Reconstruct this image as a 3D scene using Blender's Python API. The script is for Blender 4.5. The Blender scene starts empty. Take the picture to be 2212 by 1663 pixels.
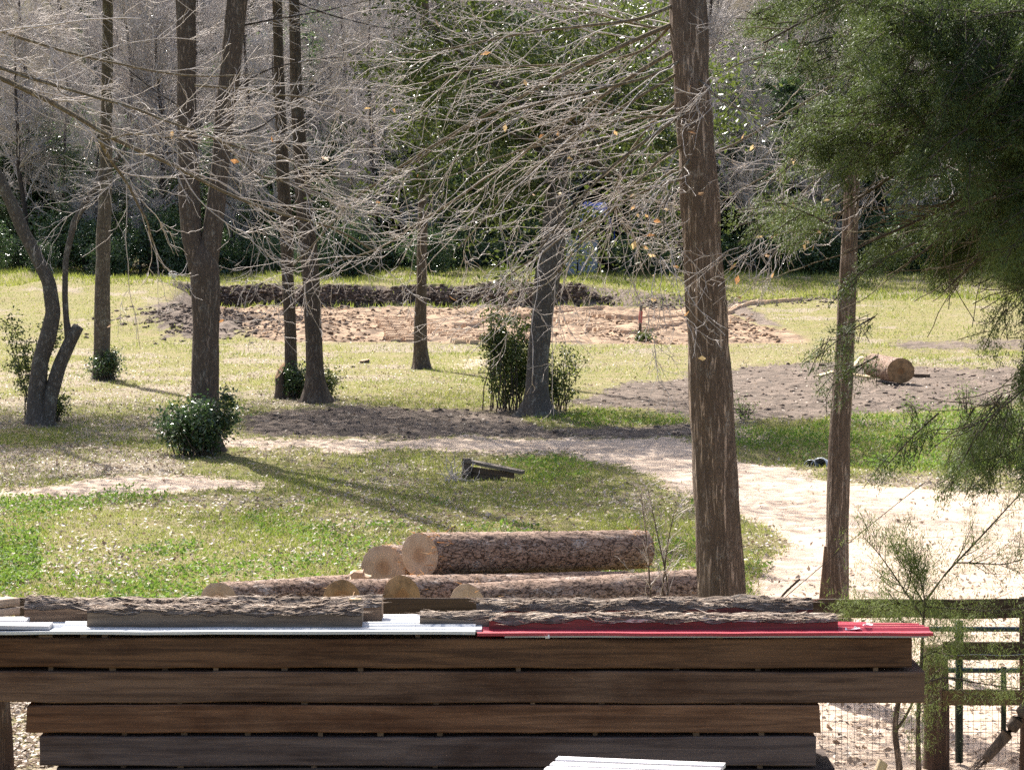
import bpy, math, random
import numpy as np
from mathutils import Vector, Matrix
R = math.radians
sc = bpy.context.scene
col = sc.collection
rng = np.random.default_rng(7)
random.seed(7)

# ------------------------------------------------------------------ camera, sky, sun, exposure
F, CU, CV, HZ, ZC = 5690.0, 1106.0, 831.5, 450.0, 4.45      # survey of the photo: focal, centre, horizon, eye height
PITCH = math.atan((CV - HZ) / F)
cam = bpy.data.cameras.new('camera'); cam_o = bpy.data.objects.new('camera', cam); col.objects.link(cam_o)
cam.sensor_width = 36.0; cam.lens = F / 2212.0 * 36.0
cam.clip_start = 0.5; cam.clip_end = 2000
cam_o.location = (0, 0, ZC); cam_o.rotation_euler = (math.pi / 2 - PITCH, 0, 0)
sc.camera = cam_o
SUN_EL, SUN_AZ = R(44), R(-24)
w = bpy.data.worlds.new("World"); sc.world = w; w.use_nodes = True
sky = w.node_tree.nodes.new('ShaderNodeTexSky'); sky.sky_type = 'NISHITA'; sky.sun_disc = False
sky.sun_elevation = SUN_EL; sky.sun_rotation = SUN_AZ
bg = w.node_tree.nodes['Background']; bg.inputs['Strength'].default_value = 0.10
sky.dust_density = 4.0; sky.air_density = 0.8; sky.ozone_density = 0.6
w.node_tree.links.new(sky.outputs[0], bg.inputs[0])
sl = bpy.data.lights.new('sun', 'SUN'); sl.energy = 5.0; sl.angle = R(0.5); sl.color = (1, 0.95, 0.87)
so = bpy.data.objects.new('sun', sl); col.objects.link(so)
sun_dir = Vector((math.sin(SUN_AZ) * math.cos(SUN_EL), math.cos(SUN_AZ) * math.cos(SUN_EL), math.sin(SUN_EL)))
so.rotation_euler = sun_dir.to_track_quat('Z', 'Y').to_euler(); so.location = (-20, 40, 50)
vs = sc.view_settings; vs.view_transform = 'Standard'; vs.look = 'None'; vs.exposure = 1.4; vs.gamma = 1.0
sc.cycles.use_denoising = False; sc.cycles.max_bounces = 8; sc.cycles.transparent_max_bounces = 4

# ------------------------------------------------------------------ helpers
CP, SP = math.cos(PITCH), math.sin(PITCH)
def P(u, v, y):
    """world point at distance y (along the ground) on the line of sight through photo position u, v"""
    a = (np.asarray(u, float) - CU) / F; b = -(np.asarray(v, float) - CV) / F
    dy = CP + b * SP; dz = -SP + b * CP
    s = y / dy
    return np.stack(np.broadcast_arrays(a * s, y + 0 * s, ZC + dz * s), -1)
def G(u, v, z=0.0):
    b = -(np.asarray(v, float) - CV) / F
    y = (z - ZC) / ((-SP + b * CP) / (CP + b * SP))
    return P(u, v, y)
def PIX(x, y, z):
    d = CP * y - SP * (z - ZC); up = SP * y + CP * (z - ZC)
    return CU + F * x / d, CV - F * up / d
M32 = np.uint32
def _h(ix, iy, iz, seed):
    with np.errstate(over='ignore'):
        h = ix.astype(M32) * M32(374761393) + iy.astype(M32) * M32(668265263) + iz.astype(M32) * M32(2246822519) + M32(seed * 977 + 13)
        h = (h ^ (h >> M32(13))) * M32(1274126177); h ^= h >> M32(16)
        h = h * M32(2654435761); h ^= h >> M32(15)
    return h.astype(np.float64) / 4294967295.0
def vn(x, y, z=0.0, seed=0):
    x, y, z = np.broadcast_arrays(np.asarray(x, float), np.asarray(y, float), np.asarray(z, float))
    fx, fy, fz = np.floor(x), np.floor(y), np.floor(z)
    ix, iy, iz = (fx.astype(np.int64) & 0xffffffff), (fy.astype(np.int64) & 0xffffffff), (fz.astype(np.int64) & 0xffffffff)
    tx, ty, tz = x - fx, y - fy, z - fz
    tx, ty, tz = tx*tx*(3-2*tx), ty*ty*(3-2*ty), tz*tz*(3-2*tz)
    o = 0
    for dx in (0, 1):
        wx = tx if dx else 1 - tx
        for dy in (0, 1):
            wy = ty if dy else 1 - ty
            for dz in (0, 1):
                wz = tz if dz else 1 - tz
                o = o + wx * wy * wz * _h((ix + dx) & 0xffffffff, (iy + dy) & 0xffffffff, (iz + dz) & 0xffffffff, seed)
    return o * 2 - 1
def fbm(x, y, z=0.0, seed=0, oct=4):
    o, a, s = 0, 1.0, 1.0
    for k in range(oct):
        o = o + a * vn(np.asarray(x) * s, np.asarray(y) * s, np.asarray(z) * s, seed + k); a *= .5; s *= 2.03
    return o
def sst(a, b, x):
    t = np.clip((x - a) / (b - a), 0, 1); return t * t * (3 - 2 * t)
def inpoly(u, v, poly):
    u, v = np.broadcast_arrays(u, v); r = np.zeros(u.shape, bool); n = len(poly); j = n - 1
    for i in range(n):
        (x1, y1), (x2, y2) = poly[i], poly[j]
        c = ((y1 > v) != (y2 > v)) & (u < (x2 - x1) * (v - y1) / (y2 - y1 + 1e-12) + x1)
        r ^= c; j = i
    return r
def nrm(a): return a / np.maximum(np.linalg.norm(a, axis=-1, keepdims=True), 1e-9)

def mesh(name, V, faces, mat=None, parent=None, smooth=False, tint=None, origin=None, link=True):
    """one mesh object from arrays; faces: list of (n,k) index arrays; V in world metres, stored about the parent's / own base"""
    V = np.asarray(V, np.float64)
    if parent is not None: V = V - np.array(parent.location)
    elif origin is not None: V = V - np.asarray(origin)
    if not isinstance(faces, (list, tuple)): faces = [faces]
    faces = [np.asarray(f, np.int32) for f in faces if len(f)]
    me = bpy.data.meshes.new(name); me.vertices.add(len(V)); me.vertices.foreach_set('co', V.astype(np.float32).ravel())
    L = np.concatenate([f.ravel() for f in faces]); tot = np.concatenate([np.full(len(f), f.shape[1], np.int32) for f in faces])
    st = np.concatenate([[0], np.cumsum(tot)[:-1]]).astype(np.int32)
    me.loops.add(len(L)); me.loops.foreach_set('vertex_index', L)
    me.polygons.add(len(tot)); me.polygons.foreach_set('loop_start', st); me.polygons.foreach_set('loop_total', tot)
    me.polygons.foreach_set('use_smooth', np.full(len(tot), smooth, bool))
    me.update(calc_edges=True); me.validate()
    if tint is not None and len(me.vertices) == len(V):
        a = me.attributes.new('tint', 'FLOAT', 'POINT'); a.data.foreach_set('value', np.asarray(tint, np.float32))
    if mat:
        for m in (mat if isinstance(mat, (list, tuple)) else [mat]): me.materials.append(m)
    o = bpy.data.objects.new(name, me); 
    if link: col.objects.link(o)
    if parent is not None: o.parent = parent
    elif origin is not None: o.location = tuple(origin)
    return o
def tag(o, label=None, cat=None, group=None, kind=None):
    if label: o['label'] = label
    if cat: o['category'] = cat
    if group: o['group'] = group
    if kind: o['kind'] = kind
    return o
def thing(name, label, cat, loc, group=None):
    o = bpy.data.objects.new(name, None); col.objects.link(o); o.location = tuple(loc); o.empty_display_size = .2
    return tag(o, label, cat, group)
ORD = ['zeroth','first','second','third','fourth','fifth','sixth','seventh','eighth','ninth','tenth','eleventh','twelfth','thirteenth','fourteenth','fifteenth','sixteenth',
 'seventeenth','eighteenth','nineteenth','twentieth'] + ['twenty-' + x for x in ('first','second','third','fourth','fifth','sixth','seventh','eighth','ninth')] + ['thirtieth'] + \
 ['thirty-' + x for x in ('first','second','third','fourth','fifth','sixth','seventh','eighth','ninth')] + ['fortieth'] + ['forty-' + x for x in ('first','second','third','fourth','fifth','sixth','seventh','eighth','ninth')] + ['fiftieth']

class Acc:
    """collects pieces of one mesh"""
    def __init__(s): s.V, s.F, s.T, s.n = [], {}, [], 0
    def add(s, V, faces, tint=0.5):
        V = np.asarray(V, float).reshape(-1, 3); s.V.append(V)
        for f in (faces if isinstance(faces, (list, tuple)) else [faces]):
            f = np.asarray(f); s.F.setdefault(f.shape[1], []).append(f + s.n)
        s.T.append(np.broadcast_to(np.asarray(tint, float), (len(V),)) if np.ndim(tint) < 1 or len(np.atleast_1d(tint)) != len(V) else np.asarray(tint)); s.n += len(V)
    def box(s, a, b, tint=.5):
        (x0, y0, z0), (x1, y1, z1) = a, b
        s.add([(x0,y0,z0),(x1,y0,z0),(x1,y1,z0),(x0,y1,z0),(x0,y0,z1),(x1,y0,z1),(x1,y1,z1),(x0,y1,z1)],
              np.array([(0,3,2,1),(4,5,6,7),(0,1,5,4),(1,2,6,5),(2,3,7,6),(3,0,4,7)]), tint)
    def build(s, name, mat, parent=None, smooth=False, origin=None):
        return mesh(name, np.concatenate(s.V), [np.concatenate(f) for f in s.F.values()], mat, parent, smooth, np.concatenate(s.T), origin)

def frames(Pn):
    T = nrm(np.gradient(Pn, axis=-2))
    ref = np.where(np.abs(T[..., 2:3]) > .8, np.array([1., 0, 0]), np.array([0, 0, 1.]))
    A = nrm(np.cross(T, ref)); B = np.cross(T, A); return T, A, B
def tubes(Pn, Rn, sides=4, caps=False):
    """batch of tubes: Pn (M,N,3), Rn (M,N) -> V, quads"""
    Pn = np.asarray(Pn, float); Rn = np.asarray(Rn, float)
    Mn, N = Rn.shape; T, A, B = frames(Pn)
    th = np.arange(sides) * 2 * math.pi / sides
    V = Pn[:, :, None, :] + Rn[:, :, None, None] * (A[:, :, None, :] * np.cos(th)[:, None] + B[:, :, None, :] * np.sin(th)[:, None])
    V = V.reshape(-1, 3)
    m = np.arange(Mn)[:, None, None] * N * sides; i = np.arange(N - 1)[None, :, None] * sides; k = np.arange(sides)[None, None, :]; k2 = (k + 1) % sides
    q = np.stack([m + i + k, m + i + k2, m + i + sides + k2, m + i + sides + k], -1).reshape(-1, 4)
    fs = [q]
    if caps:
        mm = np.arange(Mn)[:, None] * N * sides; kk = np.arange(sides)[None]
        fs += [(mm + kk[:, ::-1]).reshape(-1, sides), (mm + (N - 1) * sides + kk).reshape(-1, sides)]
    return V, fs
def resample(pts, n):
    pts = np.asarray(pts, float); d = np.concatenate([[0], np.cumsum(np.linalg.norm(np.diff(pts[:, :3], axis=0), axis=1))])
    t = np.linspace(0, d[-1], n)
    out = np.stack([np.interp(t, d, pts[:, k]) for k in range(pts.shape[1])], 1)
    for _ in range(2): out[1:-1] = .25 * out[:-2] + .5 * out[1:-1] + .25 * out[2:]
    return out
def grow(start, dirs, length, N, kink=.25, bias=(0, 0, 0), g=rng):
    """batch of crooked twigs from start along dirs"""
    Mn = len(start); out = np.zeros((Mn, N, 3)); out[:, 0] = start; d = nrm(dirs); st = (np.asarray(length) / (N - 1))[:, None]
    bias = np.asarray(bias, float)
    for i in range(1, N):
        out[:, i] = out[:, i - 1] + d * st
        d = nrm(d + kink * g.standard_normal((Mn, 3)) + bias)
    return out
def kids(Pp, Rp, n, length, N, ang=(.4, 1.0), kink=.25, bias=(0, 0, 0), rf=.6, tmin=.12, rmin=.003, tip=.35, flat=1.0, g=rng):
    """n children spread over the parents (M,N,3)"""
    Mn, Np = Rp.shape; pi = g.integers(0, Mn, n); t = tmin + (1 - tmin) * g.random(n) ** .85
    f = t * (Np - 1); i = np.minimum(f.astype(int), Np - 2); a = (f - i)[:, None]
    s = Pp[pi, i] * (1 - a) + Pp[pi, i + 1] * a; td = nrm(Pp[pi, i + 1] - Pp[pi, i])
    r0 = (Rp[pi, i] * (1 - a[:, 0]) + Rp[pi, i + 1] * a[:, 0])
    rd = g.standard_normal((n, 3)); rd[:, 1] *= flat; rd -= td * (rd * td).sum(1, keepdims=True); rd = nrm(rd)
    an = (ang[0] + (ang[1] - ang[0]) * g.random(n))[:, None]
    L = (length[0] + (length[1] - length[0]) * g.random(n)) * (1.15 - .6 * t)
    C = grow(s, td * np.cos(an) + rd * np.sin(an), L, N, kink, bias, g)
    rr = np.maximum(r0 * rf, rmin)[:, None] * np.linspace(1, tip, N)[None]
    return C, np.maximum(rr, rmin * .7)
def leaves(C, size, up=.3, aspect=.55, g=rng, nrmdir=None):
    """diamond leaves at points C"""
    n = len(C); nn = g.standard_normal((n, 3)) + np.array([0, 0, up])
    if nrmdir is not None: nn = nn + nrmdir
    nn = nrm(nn); a = nrm(np.cross(nn, g.standard_normal((n, 3)))); b = np.cross(nn, a); s = np.broadcast_to(size, (n,))[:, None]
    V = np.stack([C - a * s * .5, C + b * s * aspect * .5 + nn * s * .06, C + a * s * .5, C - b * s * aspect * .5 + nn * s * .06], 1).reshape(-1, 3)
    f = np.arange(n * 4).reshape(n, 4); return V, f
def blades(C, h, wd, lean=.5, g=rng, d=None):
    n = len(C); th = g.random(n) * 2 * math.pi; h = np.broadcast_to(h, (n,))[:, None]; wd = np.broadcast_to(wd, (n,))[:, None]
    a = np.stack([np.cos(th), np.sin(th), 0 * th], 1); l = g.standard_normal((n, 3)) * lean; l[:, 2] = 1
    l = nrm(l)
    if d is not None: l = nrm(d + g.standard_normal((n, 3)) * lean)
    V = np.stack([C - a * wd * .5, C + a * wd * .5, C + l * h], 1).reshape(-1, 3); return V, np.arange(n * 3).reshape(n, 3)
def rep(t, k): return np.repeat(t, k)

# ------------------------------------------------------------------ materials
def newmat(name, rough=.8, spec=.3):
    m = bpy.data.materials.new(name); m.use_nodes = True; nt = m.node_tree; b = nt.nodes['Principled BSDF']
    b.inputs['Roughness'].default_value = rough; b.inputs['Specular IOR Level'].default_value = spec
    return m, nt, b
def N_(nt, t, **k):
    n = nt.nodes.new(t)
    for a, v in k.items(): setattr(n, a, v)
    return n
def mixc(nt, fac, a, b, mode='MIX'):
    n = N_(nt, 'ShaderNodeMix', data_type='RGBA', blend_type=mode)
    for s, v in ((0, fac), (6, a), (7, b)):
        if isinstance(v, bpy.types.NodeSocket): nt.links.new(v, n.inputs[s])
        elif s == 0: n.inputs[0].default_value = v
        else: n.inputs[s].default_value = (*v, 1) if len(v) == 3 else v
    return n.outputs[2]
def mathn(nt, op, a, b=0.0, clamp=False):
    n = N_(nt, 'ShaderNodeMath', operation=op, use_clamp=clamp)
    for s, v in ((0, a), (1, b)):
        if isinstance(v, bpy.types.NodeSocket): nt.links.new(v, n.inputs[s])
        else: n.inputs[s].default_value = v
    return n.outputs[0]
def ramp(nt, fac, lo, hi):
    n = N_(nt, 'ShaderNodeMapRange', interpolation_type='SMOOTHSTEP'); nt.links.new(fac, n.inputs[0])
    n.inputs[1].default_value = lo; n.inputs[2].default_value = hi; return n.outputs[0]
def coords(nt, scale=(1, 1, 1), rand=True):
    tc = N_(nt, 'ShaderNodeTexCoord'); mp = N_(nt, 'ShaderNodeMapping'); mp.inputs['Scale'].default_value = scale
    nt.links.new(tc.outputs['Object'], mp.inputs[0])
    if rand:
        oi = N_(nt, 'ShaderNodeObjectInfo'); mul = mathn(nt, 'MULTIPLY', oi.outputs['Random'], 97.0)
        cb = N_(nt, 'ShaderNodeCombineXYZ'); [nt.links.new(mul, cb.inputs[i]) for i in range(3)]
        nt.links.new(cb.outputs[0], mp.inputs['Location'])
    return mp.outputs[0]
def noise(nt, vec, scale, detail=6, rough=.6, dist=0.0):
    n = N_(nt, 'ShaderNodeTexNoise'); nt.links.new(vec, n.inputs['Vector']); n.inputs['Scale'].default_value = scale
    n.inputs['Detail'].default_value = detail; n.inputs['Roughness'].default_value = rough; n.inputs['Distortion'].default_value = dist
    return n.outputs[0]
def bump(nt, b, h, strength=.6, dist=.01):
    n = N_(nt, 'ShaderNodeBump'); n.inputs['Strength'].default_value = strength; n.inputs['Distance'].default_value = dist
    nt.links.new(h, n.inputs['Height']); nt.links.new(n.outputs[0], b.inputs['Normal'])
def wood(name, c1, c2, axis=0, grain=24, stain=(.5, .45, .4), stain_amt=.5, rough=.85, bmp=.4):
    m, nt, b = newmat(name, rough, .2); s = [1, 1, 1]; s[axis] = .04
    v = coords(nt, s); g1 = noise(nt, v, grain, 8, .65, .6); g2 = noise(nt, v, grain * 5, 3, .6)
    vs_ = coords(nt, tuple(.35 if i == axis else 1 for i in range(3))); st = noise(nt, vs_, 2.6, 5, .65, .4)
    c = mixc(nt, ramp(nt, g1, .36, .66), c1, c2); c = mixc(nt, mathn(nt, 'MULTIPLY', ramp(nt, st, .42, .7), stain_amt), c, stain, 'MULTIPLY')
    # knots
    vo = N_(nt, 'ShaderNodeTexVoronoi'); vk = coords(nt, tuple(.55 if i == axis else 1.6 for i in range(3))); nt.links.new(vk, vo.inputs['Vector']); vo.inputs['Scale'].default_value = 1.7
    k = ramp(nt, mathn(nt, 'ADD', vo.outputs['Distance'], mathn(nt, 'MULTIPLY', mathn(nt, 'SUBTRACT', g1, .5), .12)), .10, .02)
    c = mixc(nt, mathn(nt, 'MULTIPLY', k, .65), c, (.35, .2, .12), 'MULTIPLY')
    c = mixc(nt, mathn(nt, 'MULTIPLY', ramp(nt, g2, .55, .75), .35), c, (.55, .5, .45), 'MULTIPLY')
    nt.links.new(c, b.inputs['Base Color']); bump(nt, b, mathn(nt, 'ADD', g1, mathn(nt, 'MULTIPLY', g2, .5)), bmp, .006); return m
def bark(name, dark, light, lichen=None, amt=.4, scale=26, zs=.16, bmp=.8, dist=.012, plates=False):
    m, nt, b = newmat(name, .92, .12); v = coords(nt, (1, 1, zs if not plates else .5))
    n1 = noise(nt, v, scale, 7, .68, .5)
    if plates:
        vo = N_(nt, 'ShaderNodeTexVoronoi', feature='DISTANCE_TO_EDGE'); v2 = N_(nt, 'ShaderNodeVectorMath', operation='ADD')
        nz = N_(nt, 'ShaderNodeTexNoise'); nt.links.new(v, nz.inputs['Vector']); nz.inputs['Scale'].default_value = 9
        sc_ = N_(nt, 'ShaderNodeVectorMath', operation='SCALE'); nt.links.new(nz.outputs['Color'], sc_.inputs[0]); sc_.inputs['Scale'].default_value = .22
        nt.links.new(v, v2.inputs[0]); nt.links.new(sc_.outputs[0], v2.inputs[1]); nt.links.new(v2.outputs[0], vo.inputs['Vector']); vo.inputs['Scale'].default_value = scale * .42
        edge = ramp(nt, mathn(nt, 'ADD', vo.outputs['Distance'], mathn(nt, 'MULTIPLY', mathn(nt, 'SUBTRACT', n1, .45), .22)), .0, .10); h = mathn(nt, 'ADD', mathn(nt, 'MULTIPLY', edge, .8), mathn(nt, 'MULTIPLY', n1, .5))
        fac = mathn(nt, 'MULTIPLY', edge, ramp(nt, n1, .25, .65))
    else:
        rg = mathn(nt, 'ABSOLUTE', mathn(nt, 'SUBTRACT', n1, .5)); edge = ramp(nt, rg, .0, .12); h = mathn(nt, 'ADD', mathn(nt, 'MULTIPLY', edge, .7), n1); fac = mathn(nt, 'MULTIPLY', edge, ramp(nt, n1, .2, .8))
        fac = mathn(nt, 'ADD', fac, mathn(nt, 'MULTIPLY', n1, .3), True)
    c = mixc(nt, fac, dark, light)
    if lichen:
        vl = coords(nt, (1, 1, .55)); l = noise(nt, vl, 7, 7, .7, .3); fine = noise(nt, vl, 55, 3, .6)
        c = mixc(nt, mathn(nt, 'MULTIPLY', mathn(nt, 'MULTIPLY', ramp(nt, l, .5, .68), ramp(nt, fine, .42, .6)), amt), c, lichen)
    nt.links.new(c, b.inputs['Base Color']); bump(nt, b, h, bmp, dist); return m
def leafmat(name, c1, c2, trans=.3, rough=.4, spec=.5, tc=None):
    m, nt, b = newmat(name, rough, spec); a = N_(nt, 'ShaderNodeAttribute', attribute_name='tint')
    c = mixc(nt, a.outputs['Fac'], c1, c2); nt.links.new(c, b.inputs['Base Color'])
    t = N_(nt, 'ShaderNodeBsdfTranslucent'); nt.links.new(mixc(nt, .5, c, tc) if tc else c, t.inputs[0])
    mx = N_(nt, 'ShaderNodeMixShader'); mx.inputs[0].default_value = trans; nt.links.new(b.outputs[0], mx.inputs[1]); nt.links.new(t.outputs[0], mx.inputs[2])
    nt.links.new(mx.outputs[0], nt.nodes['Material Output'].inputs[0]); return m
def plain(name, c, rough=.6, metal=0.0, var=.3, scale=6, spec=.4, axis=None):
    m, nt, b = newmat(name, rough, spec); s = [1, 1, 1]
    if axis is not None: s[axis] = .1
    n = noise(nt, coords(nt, s), scale, 6, .65); c2 = tuple(x * (1 - var) for x in c)
    nt.links.new(mixc(nt, ramp(nt, n, .35, .7), c, c2), b.inputs['Base Color']); b.inputs['Metallic'].default_value = metal; bump(nt, b, n, .15, .004); return m

MT = {}
MT['bark_big'] = bark('furrowed_bark', (.055, .038, .028), (.40, .305, .24), (.46, .42, .37), .55, 27, .10)
MT['bark_mid'] = bark('brown_bark', (.06, .045, .036), (.23, .18, .145), (.36, .35, .31), .5, 26, .2)
MT['bark_grey'] = bark('lichened_grey_bark', (.07, .058, .047), (.24, .205, .175), (.42, .42, .36), .75, 22, .4)
MT['twig'] = plain('pale_twig_bark', (.54, .48, .44), .75, 0, .35, 9)
MT['limb'] = bark('mossy_limb_bark', (.09, .07, .045), (.30, .25, .18), (.40, .40, .32), .7, 30, .5, .5, .01)
MT['far_twig'] = plain('grey_twig_bark', (.50, .455, .425), .85, 0, .3, 2)
MT['far_bark'] = bark('far_trunk_bark', (.035, .028, .024), (.13, .105, .09), (.24, .24, .22), .4, 9, .25, .5, .02)
MT['cedar'] = leafmat('cedar_needles', (.028, .052, .020), (.145, .19, .064), .26, .6, .2, (.17, .23, .04))
MT['cedar_light'] = leafmat('young_cedar_needles', (.07, .10, .03), (.20, .24, .08), .3, .65, .12, (.2, .26, .06))
MT['evergreen'] = leafmat('glossy_evergreen_leaf', (.035, .07, .025), (.13, .19, .07), .4, .34, 1.0)
MT['oakleaf'] = leafmat('oak_leaf', (.03, .055, .017), (.11, .15, .045), .36, .38, .5, (.16, .2, .03))
MT['bushleaf'] = leafmat('shrub_leaf', (.028, .06, .02), (.10, .16, .055), .36, .3, .9)
MT['deadleaf'] = leafmat('dead_leaf', (.32, .15, .06), (.55, .42, .22), .4, .5, .3)
MT['litter'] = leafmat('fallen_leaf', (.18, .12, .08), (.56, .47, .38), .2, .55, .3)
MT['grass'] = leafmat('grass_blade', (.115, .175, .032), (.36, .335, .13), .38, .5, .3, (.36, .40, .06))
MT['weed'] = leafmat('weed_leaf', (.055, .13, .022), (.19, .27, .065), .35, .6, .15, (.25, .4, .05))
MT['pinebark'] = bark('pine_plate_bark', (.06, .038, .028), (.37, .26, .20), (.55, .49, .45), .8, 38, .5, .8, .016, True)
MT['cut'] = None

# ------------------------------------------------------------------ the ground
def hill(x, y):
    A = 1.10 - .75 * sst(2.5, 9.0, x) - .35 * sst(-9, -18, x) * 0
    return A * (1 + .22 * fbm(x * .35, y * .1, 0, 37, 3)) * sst(88, 119.5, y) + (1.15 - A) * sst(118, 134, y) + 36 * sst(150, 218, y)
PITP = [(330, 700), (352, 678), (395, 655), (400, 640), (520, 618), (600, 612), (1000, 600), (1150, 598), (1240, 610), (1330, 622), (1480, 648), (1700, 664), (1900, 640), (2300, 610),
        (2300, 690), (2000, 690), (1780, 700), (1480, 735), (1180, 748), (1000, 752), (830, 750), (690, 742), (610, 722), (520, 712)]
def pitmask(x, y):
    far = 119.3 + 1.8 * vn(x * .3, 0, 0, 31) + .7 * vn(x * 1.3, 3, 0, 32) + .3 * vn(x * 4, 3, 0, 35)
    left = np.interp(y, [70, 86, 100, 119, 140], [-6.5, -7.6, -12.0, -14.6, -15]) + .6 * vn(0, y * .4, 0, 33)
    fs = .35 + 1.9 * sst(2.5, 5, x) + .8 * sst(.1, .6, vn(x * .8, 9, 0, 36))
    return sst(11.0 + .8 * vn(y * .3, 5, 0, 38), 8.8, x) * sst(far + fs, far - fs, y) * sst(left - .9, left + .9, x) * sst(84, 90, y + .6 * vn(x * .5, 1, 0, 34))
SAND = [
 (1.0, [(1560, 1760), (1615, 1290), (1625, 1215), (1695, 1190), (1690, 1150), (1600, 1108), (1480, 1050), (1260, 985), (1000, 975), (700, 972), (520, 962), (380, 960), (380, 940), (520, 945), (800, 948), (1100, 950), (1300, 945), (1480, 950), (1600, 985), (1720, 1010), (1840, 1052), (2000, 1062), (2260, 1070), (2400, 1760)]),
 (.9, [(90, 1052), (250, 1030), (420, 1025), (620, 1040), (560, 1056), (330, 1064), (180, 1075), (60, 1082), (-30, 1085), (-30, 1068)]),
 (.4, [(1225, 842), (1300, 815), (1450, 800), (1600, 775), (1800, 765), (1800, 778), (1600, 795), (1450, 815), (1330, 832), (1260, 850)]),
 (.5, [(960, 900), (1080, 880), (1080, 892), (960, 910)]),
 (.55, [(960, 770), (1100, 775), (1060, 800), (960, 795)]), (.3, [(1960, 680), (2260, 660), (2260, 740), (2000, 735)]),
 (.3, [(1250, 780), (1500, 760), (1800, 740), (1900, 760), (1500, 800), (1250, 820)]),
]
MUD_SHADE = [  # muddy ground and tree-shade bands, the shade put into the soil colour
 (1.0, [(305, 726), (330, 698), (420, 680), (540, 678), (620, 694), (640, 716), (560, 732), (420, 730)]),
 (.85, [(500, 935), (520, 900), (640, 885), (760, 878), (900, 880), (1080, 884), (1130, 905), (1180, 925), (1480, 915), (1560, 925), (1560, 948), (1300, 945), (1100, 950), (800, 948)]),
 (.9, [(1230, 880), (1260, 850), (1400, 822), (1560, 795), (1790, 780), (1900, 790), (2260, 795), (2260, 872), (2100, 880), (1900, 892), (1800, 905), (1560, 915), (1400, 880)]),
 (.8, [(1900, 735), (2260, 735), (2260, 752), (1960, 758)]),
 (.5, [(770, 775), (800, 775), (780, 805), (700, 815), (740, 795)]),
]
PALE = [(.8, [(815, 690), (930, 686), (1015, 745), (860, 750)]), (.75, [(1190, 692), (1300, 664), (1490, 684), (1480, 716), (1300, 727), (1180, 737)]), (.6, [(640, 705), (760, 700), (800, 720), (660, 728)]), (.6, [(1000, 655), (1180, 650), (1180, 662), (1010, 666)])]
LITTER = [
 (.75, [(-50, 965), (200, 960), (400, 985), (400, 1030), (200, 1035), (-50, 1065)]),
 (.6, [(-50, 800), (180, 790), (330, 775), (480, 790), (480, 880), (400, 950), (200, 930), (-50, 900)]),
 (.55, [(500, 830), (760, 850), (860, 885), (560, 900), (500, 940)]),
 (.7, [(1840, 1020), (2260, 1015), (2260, 1075), (2000, 1066), (1830, 1048)]),
 (.55, [(1590, 960), (1700, 985), (1800, 1015), (1780, 1030), (1640, 1000)]),
 (.4, [(480, 760), (900, 800), (1040, 840), (900, 850), (600, 830)]), (.45, [(1240, 740), (1780, 720), (1880, 740), (1800, 775), (1250, 800)]),
 (.3, [(600, 1060), (1480, 1040), (1560, 1130), (900, 1120)]), (.25, [(60, 1125), (190, 1110), (240, 1145), (120, 1160)]),
 (.7, [(-50, 1480), (500, 1480), (500, 1800), (-50, 1800)]),
]
LUSH = [
 (1.0, [(1590, 965), (1600, 935), (1850, 908), (2050, 895), (2260, 885), (2260, 1015), (1900, 1020), (1760, 992), (1660, 975)]),
 (.8, [(1160, 905), (1300, 893), (1480, 895), (1490, 912), (1300, 920)]),
 (.9, [(200, 1075), (330, 1062), (380, 1075), (260, 1090)]), (.9, [(-50, 1175), (80, 1180), (110, 1250), (20, 1262), (-50, 1262)]),
 (.6, [(-50, 1080), (260, 1085), (200, 1105), (-50, 1110)]), (.7, [(1070, 1000), (1220, 992), (1280, 1030), (1150, 1050)]),
 (.5, [(1000, 590), (1180, 585), (1180, 600), (1000, 600)]), (.7, [(1890, 780), (2160, 760), (2160, 785), (1900, 795)]),
]
def region(u, v, polys, jit=1.0, g=rng):
    o = np.zeros(u.shape)
    for s, p in polys:
        acc = np.zeros(u.shape)
        for k in range(5):
            acc += inpoly(u + jit * g.standard_normal(u.shape) * 14, v + jit * g.standard_normal(u.shape) * 4, p)
        o = np.maximum(o, s * acc / 5)
    return o
def cover(x, y, jit=1.0):
    u, v = PIX(x, y, np.zeros_like(x)); n = fbm(x * .7, y * .35, 0, 41, 3)
    u = u + 26 * n; v = v + 6 * fbm(x * 1.3, y * .6, 0, 42, 3)
    ok = (y > 18) & (y < 112)
    s, m, l, h = [region(u, v, q, jit * k_) * ok for q, k_ in ((SAND, 1.9), (MUD_SHADE, 1.5), (LITTER, 1.6), (LUSH, 1.2))]
    l = np.maximum(l, .6 * sst(133, 139, y))
    pit = pitmask(x, y); pale = region(u, v, PALE, jit * 1.3) * pit
    bare = sst(-.35, .2, fbm(x * .8, y * .5, 0, 47, 4))
    l = np.maximum(l * (.55 + .45 * bare), (.22 + .35 * sst(34, 45, y)) * sst(.08, .55, fbm(x * .5, y * .35, 0, 48, 4)))
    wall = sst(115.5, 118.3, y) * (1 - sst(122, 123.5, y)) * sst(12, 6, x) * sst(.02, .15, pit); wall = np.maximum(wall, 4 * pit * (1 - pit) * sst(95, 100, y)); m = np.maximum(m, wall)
    m = m * (1 - s * .8); l = l * (1 - s) * (1 - m); h = h * (1 - s)
    return s * (1 - pit) + pale * .42, m * np.maximum(1 - pit, wall), l * (1 - pit), pit * (1 - wall), h
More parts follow.
